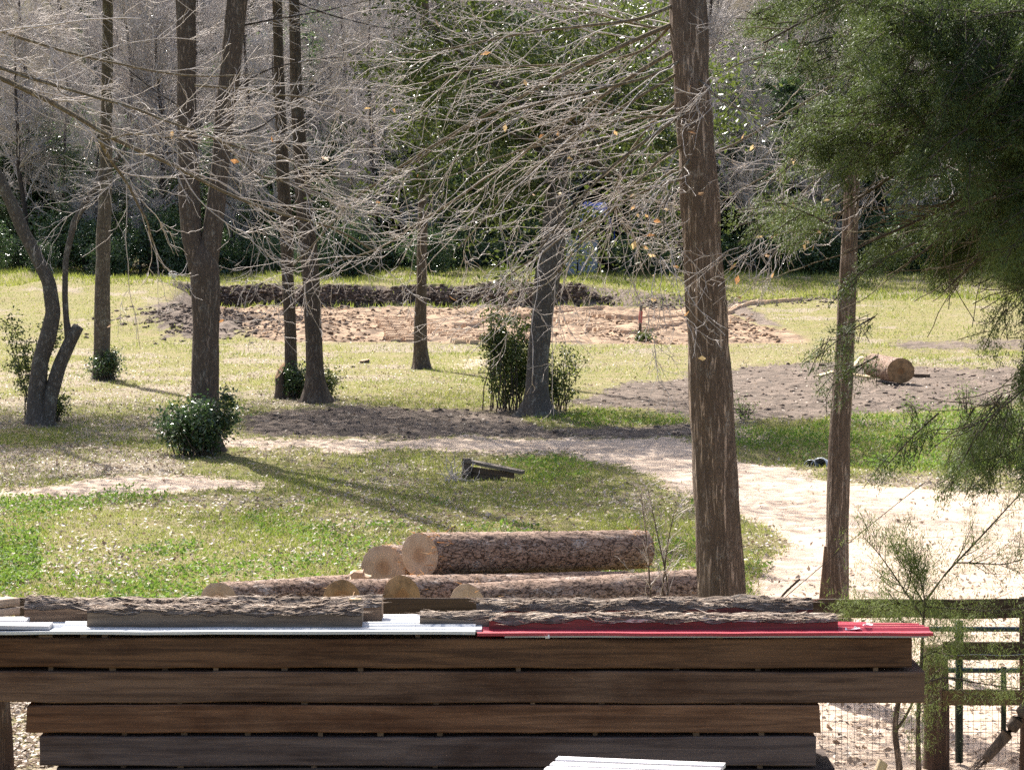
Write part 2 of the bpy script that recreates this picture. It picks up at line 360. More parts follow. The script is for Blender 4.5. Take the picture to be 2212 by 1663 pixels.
def height(x, y, micro=True, cov=None):
    x = np.asarray(x, float); y = np.asarray(y, float)
    pit = pitmask(x, y)
    z = hill(x, y) * (1 - pit)
    z = z + 1.05 * sst(20.2, 15.2, y) + .02 * fbm(x * .25, y * .2, 0, 5, 3) * (y > 22)
    z = z - .32 * np.exp(-((x - 6.0) / 1.6) ** 2 - ((y - 47.3) / 1.1) ** 2) - .25 * np.exp(-((x - 8.8) / 2.6) ** 2 - ((y - 46.8) / .9) ** 2)
    # mounds of dug earth on the left and right rims
    z = z + .55 * np.exp(-((x + 10.6) / 3.2) ** 2 - ((y - 97) / 5.5) ** 2) * (1 + .5 * fbm(x * 1.2, y * .8, 0, 8, 4)) + .35 * np.exp(-((x + 6.8) / 1.4) ** 2 - ((y - 92.5) / 3.5) ** 2)
    if micro:
        z = z + pit * (.10 * np.maximum(fbm(x * .9, y * .5, 0, 9, 5), -.3) + .10 * np.maximum(fbm(x * 3.1, y * 1.2, 0, 19, 4) - .1, 0)) + (1 - pit) * .018 * fbm(x * 2.6, y * 2.2, 0, 10, 4)
        if cov is not None:
            z = z + cov[1] * .05 * fbm(x * 2.3, y * 1.1, 0, 11, 5) + cov[0] * .025 * fbm(x * 1.9, y * 1.1, 0, 12, 5) + cov[2] * .025 * fbm(x * 3, y * 2, 0, 13, 4)
    return z
tcol = np.concatenate([np.linspace(-1.3, -.25, 14), np.linspace(-.238, .238, 440), np.linspace(.25, 1.3, 14)])
yr = [9.0]
while yr[-1] < 420:
    y = yr[-1]; d = y * y / (2634 * 4.45) * .62
    d = .2 if y < 20 else max(.07, d)
    if 80 < y < 123: d = min(d, .2)
    if y > 160: d = 4
    yr.append(y + min(d, 6))
yr = np.array(yr); GX = yr[:, None] * tcol[None]; GY = np.broadcast_to(yr[:, None], GX.shape).copy()
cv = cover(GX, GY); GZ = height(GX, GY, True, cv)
m, nt, b = newmat('ground_cover', .95, .1); MT['ground'] = m
at = N_(nt, 'ShaderNodeAttribute', attribute_name='cover'); sp = N_(nt, 'ShaderNodeSeparateColor'); nt.links.new(at.outputs['Color'], sp.inputs[0])
v = coords(nt, (1, 1, 1), False); n1 = noise(nt, v, 1.3, 8, .65); n2 = noise(nt, v, 11, 6, .7); n3 = noise(nt, v, 40, 4, .6)
vt = coords(nt, (.45, 1.0, 1), False); n4 = noise(nt, vt, 3.0, 7, .7, .6)
grassc = mixc(nt, ramp(nt, n2, .3, .7), (.14, .145, .048), (.22, .19, .08)); grassc = mixc(nt, mathn(nt, 'MULTIPLY', ramp(nt, n1, .42, .66), .75), grassc, (.22, .17, .10)); grassc = mixc(nt, mathn(nt, 'MULTIPLY', ramp(nt, n3, .55, .7), .5), grassc, (.07, .06, .03))
sand = mixc(nt, ramp(nt, n4, .3, .72), (.61, .49, .39), (.40, .305, .23)); sand = mixc(nt, mathn(nt, 'MULTIPLY', ramp(nt, n2, .56, .74), .45), sand, (.24, .17, .12)); n5 = noise(nt, coords(nt, (.16, 1.5, 1), False), 2.2, 7, .7, .8); sand = mixc(nt, mathn(nt, 'MULTIPLY', ramp(nt, n5, .52, .66), .6), sand, (.33, .245, .18))
mud = mixc(nt, ramp(nt, n4, .38, .64), (.085, .067, .054), (.205, .16, .13)); mud = mixc(nt, mathn(nt, 'MULTIPLY', ramp(nt, n2, .5, .7), .5), mud, (.08, .063, .05))  # mud darkened beyond the soil's own tone, standing in for tree shade
lit = mixc(nt, ramp(nt, n3, .35, .65), (.13, .10, .065), (.38, .32, .25)); lit = mixc(nt, ramp(nt, n2, .5, .7), lit, (.18, .15, .075))
n5 = noise(nt, coords(nt, (.16, 1.5, 1), False), 2.2, 7, .7, .8); clay = mixc(nt, ramp(nt, n1, .40, .60), (.37, .26, .175), (.13, .09, .062)); clay = mixc(nt, mathn(nt, 'MULTIPLY', ramp(nt, n5, .5, .68), .55), clay, (.10, .07, .05)); clay = mixc(nt, mathn(nt, 'MULTIPLY', ramp(nt, n4, .6, .75), .6), clay, (.42, .21, .085)); clay = mixc(nt, mathn(nt, 'MULTIPLY', ramp(nt, n2, .55, .75), .5), clay, (.13, .09, .065))
def rag(ch, n, a): return ramp(nt, mathn(nt, 'ADD', ch, mathn(nt, 'MULTIPLY', mathn(nt, 'SUBTRACT', n, .5), a)), .3, .62)
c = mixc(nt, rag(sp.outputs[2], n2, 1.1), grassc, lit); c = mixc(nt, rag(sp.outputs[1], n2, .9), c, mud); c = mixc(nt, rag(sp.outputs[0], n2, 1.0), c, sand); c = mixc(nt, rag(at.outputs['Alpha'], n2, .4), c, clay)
nt.links.new(c, b.inputs['Base Color']); bump(nt, b, mathn(nt, 'ADD', n2, mathn(nt, 'MULTIPLY', n3, .6)), .7, .05)
# one continuous sheet, its faces shared out between named surfaces
NR, NC = GX.shape; GV = np.stack([GX, GY, GZ], -1).reshape(-1, 3)
idx = np.arange(NR * NC).reshape(NR, NC); quad = np.stack([idx[:-1, :-1], idx[:-1, 1:], idx[1:, 1:], idx[1:, :-1]], -1).reshape(-1, 4)
dx = np.gradient(GV.reshape(NR, NC, 3), axis=1); dy = np.gradient(GV.reshape(NR, NC, 3), axis=0); GN = nrm(np.cross(dx, dy)).reshape(-1, 3)
uC, vC = PIX(GX, GY, 0 * GX); un = uC + 26 * fbm(GX * .7, GY * .35, 0, 41, 3); vn_ = vC + 6 * fbm(GX * 1.3, GY * .6, 0, 42, 3)
cls = np.zeros(GX.shape, int)
for k, ps in ((1, [SAND[0], MUD_SHADE[0], MUD_SHADE[1]]),):
    for s_, p in ps: cls[inpoly(un, vn_, p) & (GY > 18) & (GY < 112)] = k
cls[(cls == 1) & (GY < 41) & (GX > 2)] = 2
cls[pitmask(GX, GY) > .5] = 3
cls[GY > 150] = 4
qc = cls[:-1, :-1].reshape(-1)
def subsheet(name, sel, label=None):
    q = quad[sel]; used, inv = np.unique(q, return_inverse=True); q = inv.reshape(-1, 4)
    o = mesh(name, GV[used], q, MT['ground'], None, True); me = o.data
    a = me.attributes.new('cover', 'FLOAT_COLOR', 'POINT')
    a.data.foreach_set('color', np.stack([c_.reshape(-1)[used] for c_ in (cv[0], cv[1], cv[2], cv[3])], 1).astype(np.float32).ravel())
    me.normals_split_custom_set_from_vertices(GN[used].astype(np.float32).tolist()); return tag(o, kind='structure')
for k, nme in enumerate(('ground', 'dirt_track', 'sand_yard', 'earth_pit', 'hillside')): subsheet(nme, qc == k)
A_ = Acc()   # the ground under and behind the viewer
A_.add([(-11.7, 9, 1.05), (11.7, 9, 1.05), (11.7, -30, 1.05), (-11.7, -30, 1.05)], np.array([(3, 2, 1, 0)])); nearp = A_.build('near_ground', MT['ground']); tag(nearp, kind='structure')
a = nearp.data.attributes.new('cover', 'FLOAT_COLOR', 'POINT'); a.data.foreach_set('color', [0, 0, .6, 0] * 4)
def hz(x, y): return float(height(np.array([x]), np.array([y]), False)[0])
def base(u, v):
    p = G(u, v); return np.array([p[0], p[1], hz(p[0], p[1])])

# scatter over the ground
def scatter(n, vlo, vhi, ulo=-60, uhi=2272, yp=1.0):
    u = ulo + (uhi - ulo) * rng.random(n); vv = vlo + (vhi - vlo) * rng.random(n) ** yp
    p = G(u, vv); return p[:, 0], p[:, 1]
def ground_pts(x, y):
    c_ = cover(x, y, .6); return c_, height(x, y, True, c_)
x, y = scatter(330000, 640, 1330); c_, z = ground_pts(x, y)
patch = fbm(x * .6, y * .4, 0, 61, 4)
keep = rng.random(len(x)) < np.clip(1 - 1.3 * c_[0] - 1.25 * c_[1] - .75 * c_[2] - 2 * c_[3], 0, 1) * sst(-.9, .1, patch + .5)
x, y, z, lush = x[keep], y[keep], z[keep], c_[4][keep]; patch = patch[keep]
hh = (.035 + .05 * rng.random(len(x))) * (1 + .6 * np.clip(patch, -.5, 1)) * (1 + .9 * lush) * (1 + .008 * np.clip(y - 30, 0, 60)); V, Fc = blades(np.stack([x, y, z - .005], 1), hh, .006 + .00022 * y, .75)
dry = np.clip(.36 + .4 * fbm(x * .5, y * .3, 0, 63, 3) + .22 * rng.standard_normal(len(x)) - .5 * lush, 0, 1)
tag(mesh('grass', V, Fc, MT['grass'], tint=rep(dry, 3)), 'short yellowish green grass covering the clearing floor', 'grass', kind='stuff')
# far grass behind the dug bank
u = -60 + 2330 * rng.random(26000); yy = 117 + 24 * rng.random(26000); x = (u - CU) / F * yy; c_, z = ground_pts(x, yy); k = (c_[3] < .25)
x, yy, z = x[k], yy[k], z[k]; V, Fc = blades(np.stack([x, yy, z], 1), .12 + .22 * rng.random(len(x)), .05, .5)
tag(mesh('grass', V, Fc, MT['grass'], tint=rep(np.clip(.35 + .3 * fbm(x * .3, yy * .2, 0, 64, 3), 0, 1), 3)), 'taller grass along the top of the dug bank, before the wood', 'grass', kind='stuff')
# broad-leaved weeds
x, y = scatter(230000, 870, 1330); c_, z = ground_pts(x, y); pw = sst(.15, .75, fbm(x * .9, y * .55, 0, 66, 4)) * .35 * (1 - c_[0]) * (1 - c_[1]) * (1 - c_[2])
k = rng.random(len(x)) < np.clip(c_[4] * .85 + pw * (y < 40) + .05 * (y < 34) * (1 - c_[0]), 0, 1); x, y, z, lu = x[k], y[k], z[k], c_[4][k]
hgt = rng.random(len(x)) ** 1.3 * (.05 + .22 * lu * sst(-.5, .5, fbm(x * 1.1, y * .8, 0, 67, 3)))
V, Fc = leaves(np.stack([x, y, z + .015 + hgt], 1), .035 + .05 * rng.random(len(x)), 1.0, .5)
tag(mesh('weeds', V, Fc, MT['weed'], tint=rep(np.clip(.5 + .3 * rng.standard_normal(len(x)), 0, 1), 4)), 'lush bright green weeds growing in patches beside the dirt track', 'weeds', kind='stuff')
# fallen leaves
x, y = scatter(190000, 740, 1660); c_, z = ground_pts(x, y); k = rng.random(len(x)) < np.clip(.95 * c_[2] + .15 * (1 - c_[0]) * (1 - c_[1]) * (1 - c_[3]) + .06 * c_[0] * (y < 32) + .1 * c_[1] + .03 * c_[0], 0, 1)
x, y, z = x[k], y[k], z[k]; V, Fc = leaves(np.stack([x, y, z + .012 + .02 * rng.random(len(x))], 1), .04 + .045 * rng.random(len(x)), 2.2, .6)
tag(mesh('fallen_leaves', V, Fc, MT['litter'], tint=rep(np.clip(rng.random(len(x)), 0, 1), 4)), 'pale dry leaves scattered over the grass and dirt', 'leaves', kind='stuff')
# clods of turned earth in the pit and on the track
def clods(name, n, pts, size, mat, label):
    ph = (1 + 5 ** .5) / 2; ico = nrm(np.array([(-1, ph, 0), (1, ph, 0), (-1, -ph, 0), (1, -ph, 0), (0, -1, ph), (0, 1, ph), (0, -1, -ph), (0, 1, -ph), (ph, 0, -1), (ph, 0, 1), (-ph, 0, -1), (-ph, 0, 1)], float))
    fi = np.array([(0,11,5),(0,5,1),(0,1,7),(0,7,10),(0,10,11),(1,5,9),(5,11,4),(11,10,2),(10,7,6),(7,1,8),(3,9,4),(3,4,2),(3,2,6),(3,6,8),(3,8,9),(4,9,5),(2,4,11),(6,2,10),(8,6,7),(9,8,1)])
    s = size * (.35 + rng.random(n) ** 2.5)
    V = ico[None] * (s[:, None, None] * (.7 + .6 * rng.random((n, 12, 1)))) * np.array([1.2, 1.2, .75]) + pts[:, None, :]
    return tag(mesh(name, V.reshape(-1, 3), (fi[None] + 12 * np.arange(n)[:, None, None]).reshape(-1, 3), mat, tint=rep(rng.random(n), 12)), label, 'dirt', kind='stuff')
MT['clod'] = leafmat('earth_clod', (.10, .068, .05), (.36, .23, .14), .0, .95, .1)
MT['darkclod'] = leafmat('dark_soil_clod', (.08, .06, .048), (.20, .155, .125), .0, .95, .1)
x = -16 + 40 * rng.random(16000); y = 85 + 36 * rng.random(16000); k = (pitmask(x, y) > .5) & (fbm(x * .5, y * .25, 0, 71, 4) > .05); x, y = x[k], y[k]
clods('earth_clods', len(x), np.stack([x, y, height(x, y)], 1), .075, MT['clod'], 'brown clods of dug earth lying in the pit')
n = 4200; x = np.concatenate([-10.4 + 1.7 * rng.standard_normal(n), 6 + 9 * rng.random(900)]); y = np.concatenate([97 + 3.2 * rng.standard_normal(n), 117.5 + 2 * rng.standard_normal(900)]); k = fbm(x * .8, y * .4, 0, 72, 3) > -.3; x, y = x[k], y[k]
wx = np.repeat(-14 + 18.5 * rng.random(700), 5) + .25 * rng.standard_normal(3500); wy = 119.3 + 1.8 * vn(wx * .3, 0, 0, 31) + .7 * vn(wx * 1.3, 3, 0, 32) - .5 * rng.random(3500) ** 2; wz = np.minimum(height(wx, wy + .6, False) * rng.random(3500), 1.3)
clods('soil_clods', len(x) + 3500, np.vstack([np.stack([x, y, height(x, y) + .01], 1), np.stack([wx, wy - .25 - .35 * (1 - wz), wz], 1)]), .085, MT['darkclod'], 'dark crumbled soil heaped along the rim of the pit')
x, y = scatter(14000, 770, 960, 480, 2260); c_, z = ground_pts(x, y); k = rng.random(len(x)) < c_[1] * .2; x, y, z = x[k], y[k], z[k]
clods('mud_clods', len(x), np.stack([x, y, z], 1), .05, MT['darkclod'], 'small lumps of churned mud on the dirt track')

MT['lug'] = leafmat('pressed_sand', (.30, .21, .14), (.52, .39, .28), .0, .95, .1)
# tyre tracks: rows of lug prints pressed up in the pit floor
def track(pts, wd, sp_, hgt):
    p = resample(np.array(pts), 60); d = np.concatenate([[0], np.cumsum(np.linalg.norm(np.diff(p, axis=0), axis=1))]); n = int(d[-1] / sp_); ac = Acc()
    for i in range(n):
        t = (i + .3) * sp_; c = np.array([np.interp(t, d, p[:, k]) for k in (0, 1)]); e = np.array([np.interp(min(t + .3, d[-1]), d, p[:, k]) for k in (0, 1)]); dr = nrm((e - c)[None])[0]; sd = np.array([-dr[1], dr[0]])
        for s in (-1, 1):
            jt = .05 * rng.standard_normal(2); a0 = c + sd * s * .03 + jt; a1 = c + sd * s * wd * (.42 + .14 * rng.random()) + dr * sp_ * (.7 + .5 * rng.random()) + jt; hw = dr * sp_ * (.14 + .14 * rng.random())
            q = [a0 - hw, a1 - hw, a1 + hw, a0 + hw]; z0 = [hz(*k) - .04 for k in q]; hh = hgt * (.7 + .5 * rng.random())
            top = [k * .8 + .2 * (a0 + a1) / 2 for k in q]
            ac.add([(*q[k], z0[k]) for k in range(4)] + [(*top[k], z0[k] + .04 + hh) for k in range(4)], np.array([(4,5,6,7),(0,1,5,4),(1,2,6,5),(2,3,7,6),(3,0,4,7)]), .75 + .25 * rng.random())
    return ac
TR = [[(1000, 708), (1090, 690), (1200, 678), (1300, 668)], [(1010, 745), (940, 715), (900, 695), (840, 690)], [(1190, 690), (1290, 712), (1350, 722), (1470, 700)], [(1210, 668), (1330, 690), (1430, 690), (1560, 678)], [(830, 690), (850, 715), (870, 742)], [(1500, 690), (1580, 676), (1720, 668)], [(1060, 735), (980, 722), (920, 712)]]
names = ['curving away from the thin trunk', 'running past the slim dark trunk', 'under the red-topped stake', 'behind the red-topped stake', 'short stretch left of the slim trunk', 'near the big furrowed trunk', 'ending at the green shrub']
for t, nm in zip(TR, names):
    tag(track([G(u, v)[:2] for u, v in t], .85, .34, .15).build('tyre_track', MT['lug']), 'pale ribbed tyre track in the pit, ' + nm, 'tyre track', 'tyre tracks in the dug earth', 'structure')

# ------------------------------------------------------------------ trees: trunks
def trunk_mesh(name, wp, wr, mat, parent, sides=36, dens=16, amp=.05, fr=7, seed=1, flare=0.0):
    L = np.sum(np.linalg.norm(np.diff(wp, axis=0), axis=1)); n = max(8, int(L * dens)); q = resample(np.column_stack([wp, wr]), n); p, r = q[:, :3], q[:, 3]
    s = np.linspace(0, L, n); r = r * (1 + flare * np.exp(-s / .22))
    T, A, B = frames(p); 
    th = np.arange(sides) * 2 * math.pi / sides; c, sn = np.cos(th), np.sin(th)
    ridg = np.abs(vn(c[None] * fr, sn[None] * fr, s[:, None] * 1.1, seed)); lum = vn(c[None] * 1.2, sn[None] * 1.2, s[:, None] * 1.3, seed + 3)
    rr = r[:, None] * (1 + amp * (ridg * 2 - .7) + .06 * lum + flare * .5 * np.exp(-s / .2)[:, None] * np.sin(th * 4 + seed)[None])
    A0 = nrm(np.array([1., 0, 0]) - T * T[:, :1]); B0 = np.cross(T, A0)
    V = p[:, None] + rr[..., None] * (A0[:, None] * c[:, None] + B0[:, None] * sn[:, None])
    i = np.arange(n - 1)[:, None] * sides; k = np.arange(sides)[None]; k2 = (k + 1) % sides
    q4 = np.stack([i + k, i + k2, i + sides + k2, i + sides + k], -1).reshape(-1, 4)
    top = np.arange(sides)[None] + (n - 1) * sides
    return mesh(name, V.reshape(-1, 3), [q4, top], mat, parent, True)
def pxline(pts, y):
    """[(u, v, width)] at distance y -> world points, radii"""
    p = np.array(pts, float); return P(p[:, 0], p[:, 1], y), p[:, 2] / 2 / F * y
def crown_bare(root, tips, Rt, name='branches', n1=14, n2=60, n3=200, l1=(2, 4.5), l2=(.8, 2), l3=(.3, .9), rmin=.006, mat=None, bias=(0, 0, .04), g=rng, sides=3):
    ac = Acc(); C1, R1 = kids(tips, Rt, n1, l1, 9, (.5, 1.1), .16, bias, .55, .25, rmin * 2, .3, g=g); C2, R2 = kids(C1, R1, n2, l2, 7, (.4, .9), .22, bias, .6, .15, rmin * 1.3, .35, g=g); C3, R3 = kids(C2, R2, n3, l3, 5, (.4, .9), .25, bias, .7, .1, rmin, .5, g=g)
    for C, Rr, s in ((C1, R1, 6), (C2, R2, 4), (C3, R3, sides)):
        V, f = tubes(C, Rr, s); ac.add(V, f)
    return ac.build(name, mat or MT['twig'], root, True)
def tree(name, label, base_px, stems, mat, group='trees standing in the clearing', crown=True, amp=.05, seed=1, crown_n=(16, 90, 380), y=None, flare=.5, ext=9.0, leafy=30, lo=(0, 0)):
    if y is None: y = G(*base_px)[1]
    b = P(base_px[0], base_px[1], y); b[2] = hz(b[0], b[1]) - .02
    root = thing(name, label, 'tree', b, group); tips = []
    for i, st in enumerate(stems):
        p, r = pxline(st, y)
        if i == 0: p[0, 2] = b[2] - .05
        if st[-1][1] < 100 and ext:
            d = nrm((p[-1] - p[-2])[None])[0]; d = nrm((d + np.array([0, 0, .6]))[None])[0]
            e = [p[-1] + d * ext * t + np.array([.25 * math.sin(t * 5 + seed), .2 * math.cos(t * 4 + seed), 0]) for t in (.35, .7, 1)]; p = np.vstack([p, e]); r = np.concatenate([r, r[-1] * np.array([.75, .5, .2])])
            q = resample(np.column_stack([p, r]), 30)[18:]; tips.append(q)
        trunk_mesh('trunk', p, r, mat, root, amp=amp, seed=seed + i, flare=flare if i == 0 else 0)
    if crown and tips:
        tp = np.stack([t[:, :3] for t in tips]); tr = np.stack([t[:, 3] for t in tips])
        crown_bare(root, tp, tr, 'crown', *crown_n)
        if leafy:  # unseen leaf clumps above the view, added to dapple the ground with shade
            j = rng.integers(0, tp.shape[0], leafy); cc = tp[j, 0] + rng.standard_normal((leafy, 3)) * np.array([2.4, 2.2, 0]) + np.array([lo[0], lo[1], 0]); cc[:, 2] = b[2] + ZC + b[1] * HZ / F + .4 + 6.0 * rng.random(leafy); pi = rng.integers(0, leafy, leafy * 130); pp = cc[pi] + rng.standard_normal((len(pi), 3)) * np.array([.6, .6, .35])
            pp = pp[pp[:, 2] > ZC + pp[:, 1] * HZ / F + .3]; V, f = leaves(pp, .11 + .08 * rng.random(len(pp)), .3); mesh('foliage', V, f, MT['oakleaf'], root, tint=rep(np.clip(.5 + .3 * rng.standard_normal(len(pp)), 0, 1), 4))
    return root
TA = tree('oak_tree', 'big furrowed brown trunk right of the log pile, close behind the fence', (1568, 1424), [[(1568, 1424, 112), (1564, 1350, 99), (1561, 1290, 97), (1550, 1100, 94), (1537, 900, 93), (1530, 750, 88), (1521, 600, 83), (1515, 500, 78), (1503, 300, 79), (1490, 100, 80), (1484, 0, 78), (1478, -120, 74)]], MT['bark_big'], y=26, seed=2, amp=.11, crown=True, leafy=0, crown_n=(12, 70, 260))
TB = tree('oak_tree', 'slimmer straight trunk with cedar sprays before it, beside the leaning board', (1809, 1405), [[(1809, 1405, 62), (1808, 1290, 53), (1809, 1100, 48), (1816, 900, 43), (1824, 750, 40), (1830, 650, 38), (1836, 500, 35), (1842, 350, 33), (1850, 100, 32), (1852, 0, 32), (1856, -120, 28)]], MT['bark_big'], y=26.5, seed=5, amp=.10, leafy=0, crown_n=(12, 70, 260))
TD = tree('forked_tree', 'thick tree forking into two dark stems above a glossy bush', (440, 975), [[(440, 975, 72), (441, 930, 62), (442, 850, 59), (446, 700, 56), (443, 620, 62), (441, 570, 64), (440, 535, 46), (440, 515, 20)],
   [(434, 620, 36), (424, 565, 44), (414, 510, 46), (408, 400, 44), (405, 300, 42), (402, 200, 40), (403, 100, 40), (401, 0, 42), (400, -150, 36)], [(444, 620, 36), (450, 565, 44), (458, 510, 44), (468, 430, 40), (476, 350, 36), (485, 250, 42), (497, 150, 44), (512, 0, 44), (524, -120, 38)]], MT['bark_mid'], seed=9, crown_n=(26, 150, 620), leafy=120, lo=(.6, 3.0))
TE = tree('crooked_tree', 'lichened crooked tree with two bent stems and a cut stub', (88, 918), [[(85, 918, 50), (78, 865, 39), (87, 780, 37), (104, 725, 36), (115, 675, 32), (106, 610, 30), (82, 560, 28), (50, 500, 28), (25, 440, 27), (0, 390, 26), (-40, 320, 24), (-60, 90, 18)],
   [(98, 922, 40), (108, 860, 32), (128, 790, 30), (149, 742, 28), (162, 718, 27), (170, 705, 24)], [(150, 738, 20), (143, 690, 13), (140, 640, 12), (142, 560, 12), (160, 480, 14), (190, 430, 13), (230, 370, 11), (270, 320, 9)]], MT['bark_grey'], seed=13, crown_n=(10, 50, 200), ext=4)
TF = tree('oak_tree', 'straight trunk with brush at its foot, behind the crooked tree', (222, 820), [[(222, 820, 44), (219, 780, 34), (221, 700, 34), (222, 600, 31), (224, 500, 30), (228, 400, 28), (230, 300, 26), (232, 150, 24), (233, 0, 22), (234, -100, 20)]], MT['bark_grey'], seed=17, leafy=170, lo=(1.2, 0))
TG = tree('oak_tree', 'thin dark trunk standing directly behind the broken stump', (632, 860), [[(632, 860, 33), (628, 780, 27), (626, 700, 25), (622, 600, 26), (620, 500, 28), (612, 400, 27), (608, 300, 24), (602, 150, 22), (598, 0, 20), (596, -100, 18)]], MT['bark_mid'], seed=21)
TH = tree('oak_tree', 'brown trunk beside the thin one, right of the broken stump', (684, 868), [[(684, 868, 54), (680, 790, 38), (676, 700, 36), (672, 600, 36), (662, 500, 36), (655, 430, 32), (648, 330, 30), (640, 200, 26), (636, 50, 24), (634, -100, 20)]], MT['bark_mid'], seed=25, leafy=90)
TI = tree('slim_tree', 'slim dark trunk alone before the pit, widening at its foot', (911, 797), [[(911, 797, 36), (908, 750, 27), (908, 680, 26), (911, 600, 20), (912, 540, 20), (913, 450, 20), (915, 300, 18), (918, 100, 16), (919, 0, 15), (920, -60, 14)]], MT['bark_mid'], seed=29, amp=.09, crown_n=(8, 40, 160))
TL = tree('oak_tree', 'oak beyond the crooked tree whose shade falls across the lawn', (-330, 842), [[(-330, 842, 50), (-328, 700, 40), (-326, 400, 34), (-322, 90, 26), (-320, 0, 22)]], MT['bark_mid'], seed=37, leafy=260)
TC = tree('live_oak', 'leaning leafy oak whose mottled trunk rises from a green shrub', (1158, 900), [[(1158, 900, 72), (1160, 850, 47), (1164, 760, 44), (1172, 680, 45), (1180, 620, 53), (1190, 560, 56), (1196, 500, 50), (1203, 400, 44), (1208, 300, 38), (1216, 200, 30), (1226, 90, 22)]], MT['bark_grey'], seed=33, crown=False, ext=0)

# leafy crown of the leaning oak
def clump_crown(c, rad, nclump, nleaf, size, g=rng, spread=.45, up=.4, squash=1.0):
    d = nrm(g.standard_normal((nclump, 3))); rr = g.random(nclump) ** .45
    cc = c + d * rr[:, None] * rad; cc += .25 * np.asarray(rad) * np.stack([vn(cc[:, 0], cc[:, 1], cc[:, 2], 81 + k) for k in range(3)], 1)
    pi = g.integers(0, nclump, nleaf); sc_ = spread * (.5 + g.random(nclump))
    p = cc[pi] + g.standard_normal((nleaf, 3)) * sc_[pi][:, None] * np.array([1, 1, .6 * squash])
    t = np.clip(.45 + .28 * g.standard_normal(nclump)[pi] + .18 * g.standard_normal(nleaf), 0, 1)
    V, f = leaves(p, size * (.6 + .8 * g.random(nleaf)), up, .5, g); return V, f, rep(t, 4), cc
cb = np.array(TC.location); cC = P(1215, 300, cb[1])
V, f, t, cc = clump_crown(cC + np.array([-.3, 1.4, .5]), np.array([4.0, 3.8, 3.5]), 120, 36000, .12, spread=.45)
mesh('foliage', V, f, MT['oakleaf'], TC, tint=t)
st = np.broadcast_to(P(1204, 380, cb[1]), (40, 3)) + rng.random((40, 1)) * np.array([.1, 0, 1.9]); en = cc[rng.integers(0, len(cc), 40)]; tt = np.linspace(0, 1, 8)[None, :, None]
pl = st[:, None] * (1 - tt) + en[:, None] * tt + np.sin(tt * 3.1) * rng.standard_normal((40, 1, 3)) * .2; V, f = tubes(pl, np.linspace(.07, .015, 8)[None] * (.5 + rng.random((40, 1))), 5); mesh('limbs', V, f, MT['bark_grey'], TC, True)

# bare boughs reaching across the view: they belong to the trees they grow from
def boughs(root, guides, y, mat_l, mat_t, n1, n2, n3, l1, l2, l3, bias, rmin=.0042, extra=0, dead=0, spread=1.2, r_main=None, wig=.02, name='bough', flat=1.0):
    G_ = []; Rr = []
    for gi, (w0, pts) in enumerate(guides):
        pts = np.array(pts, float); n = len(pts); w_y = np.linspace(0, 1, n) ** .6; yy = root.location[1] * (1 - w_y) + w_y * (y + spread * (rng.random() - .5) * 2)
        p = P(pts[:, 0], pts[:, 1], yy); q = resample(p, 24); q[2:] += np.cumsum(rng.standard_normal((22, 3)) * wig, 0) * np.linspace(0, .5, 22)[:, None]
        r = .62 * w0 / 2 / F * y * np.linspace(1, .28, 24); G_.append(q); Rr.append(np.maximum(r, rmin * 1.3))
        V, f = tubes(q[None], Rr[-1][None], 8); mesh(name, V, f, mat_l, root, True)
    Pm, Rm = np.stack(G_), np.stack(Rr); ac = Acc()
    C1, R1 = kids(Pm, Rm, n1, l1, 14, (.18, .65), .105, bias, .42, .06, rmin * 1.5, .4, flat); C2, R2 = kids(C1, R1, n2, l2, 10, (.28, .85), .16, bias, .5, .06, rmin * 1.1, .4, flat); C3, R3 = kids(C2, R2, n3, l3, 7, (.35, 1.0), .27, (0, 0, .04), .8, .1, rmin, .6, flat)
    for C, Rq, s in ((C1, R1, 5), (C2, R2, 4), (C3, R3, 3)):
        V, f = tubes(C, Rq, s); ac.add(V, f)
    ac.build('twigs', mat_t, root, True)['kind'] = 'stuff'
    if dead:
        i = rng.integers(0, len(C3), dead); V, f = leaves(C3[i, -1] + np.array([0, 0, -.03]), .06 + .06 * rng.random(dead), 0, .5); mesh('dead_leaves', V, f, MT['deadleaf'], root, tint=rep(rng.random(dead), 4))
MT['limb2'] = MT['limb']
ga = [(17, [(1484, 40), (1350, 95), (1200, 170), (1050, 250), (900, 340), (760, 440), (640, 590)]), (14, [(1482, 0), (1380, 45), (1250, 60), (1100, 78), (960, 110), (840, 125)]),
      (16, [(1490, 90), (1370, 160), (1230, 260), (1100, 360), (960, 450), (820, 540), (690, 580)]), (14, [(1498, 230), (1400, 300), (1300, 380), (1220, 470), (1150, 570), (1060, 640)]),
      (13, [(1496, 140), (1380, 210), (1250, 290), (1150, 370), (1060, 470), (980, 545)]), (12, [(1500, 190), (1420, 250), (1350, 330), (1310, 420), (1330, 500), (1370, 530)]),
      (12, [(1480, 20), (1400, 110), (1280, 140), (1130, 145), (990, 150), (880, 190)]), (12, [(1500, 300), (1430, 340), (1370, 400), (1300, 470), (1230, 500), (1170, 560)]),
      (11, [(1490, 60), (1400, 60), (1300, 30), (1180, -5)]), (12, [(1494, 120), (1400, 170), (1300, 190), (1160, 220), (1000, 270), (860, 370), (770, 410)]), (10, [(1495, 250), (1440, 250), (1330, 260), (1200, 300), (1060, 340), (930, 400)]),
      (10, [(1500, 330), (1460, 390), (1430, 450), (1440, 520), (1420, 580)]), (9, [(1495, 160), (1560, 220), (1640, 250), (1720, 240)]), (10, [(1510, 380), (1420, 400), (1330, 440), (1250, 520), (1190, 600), (1100, 660)])]
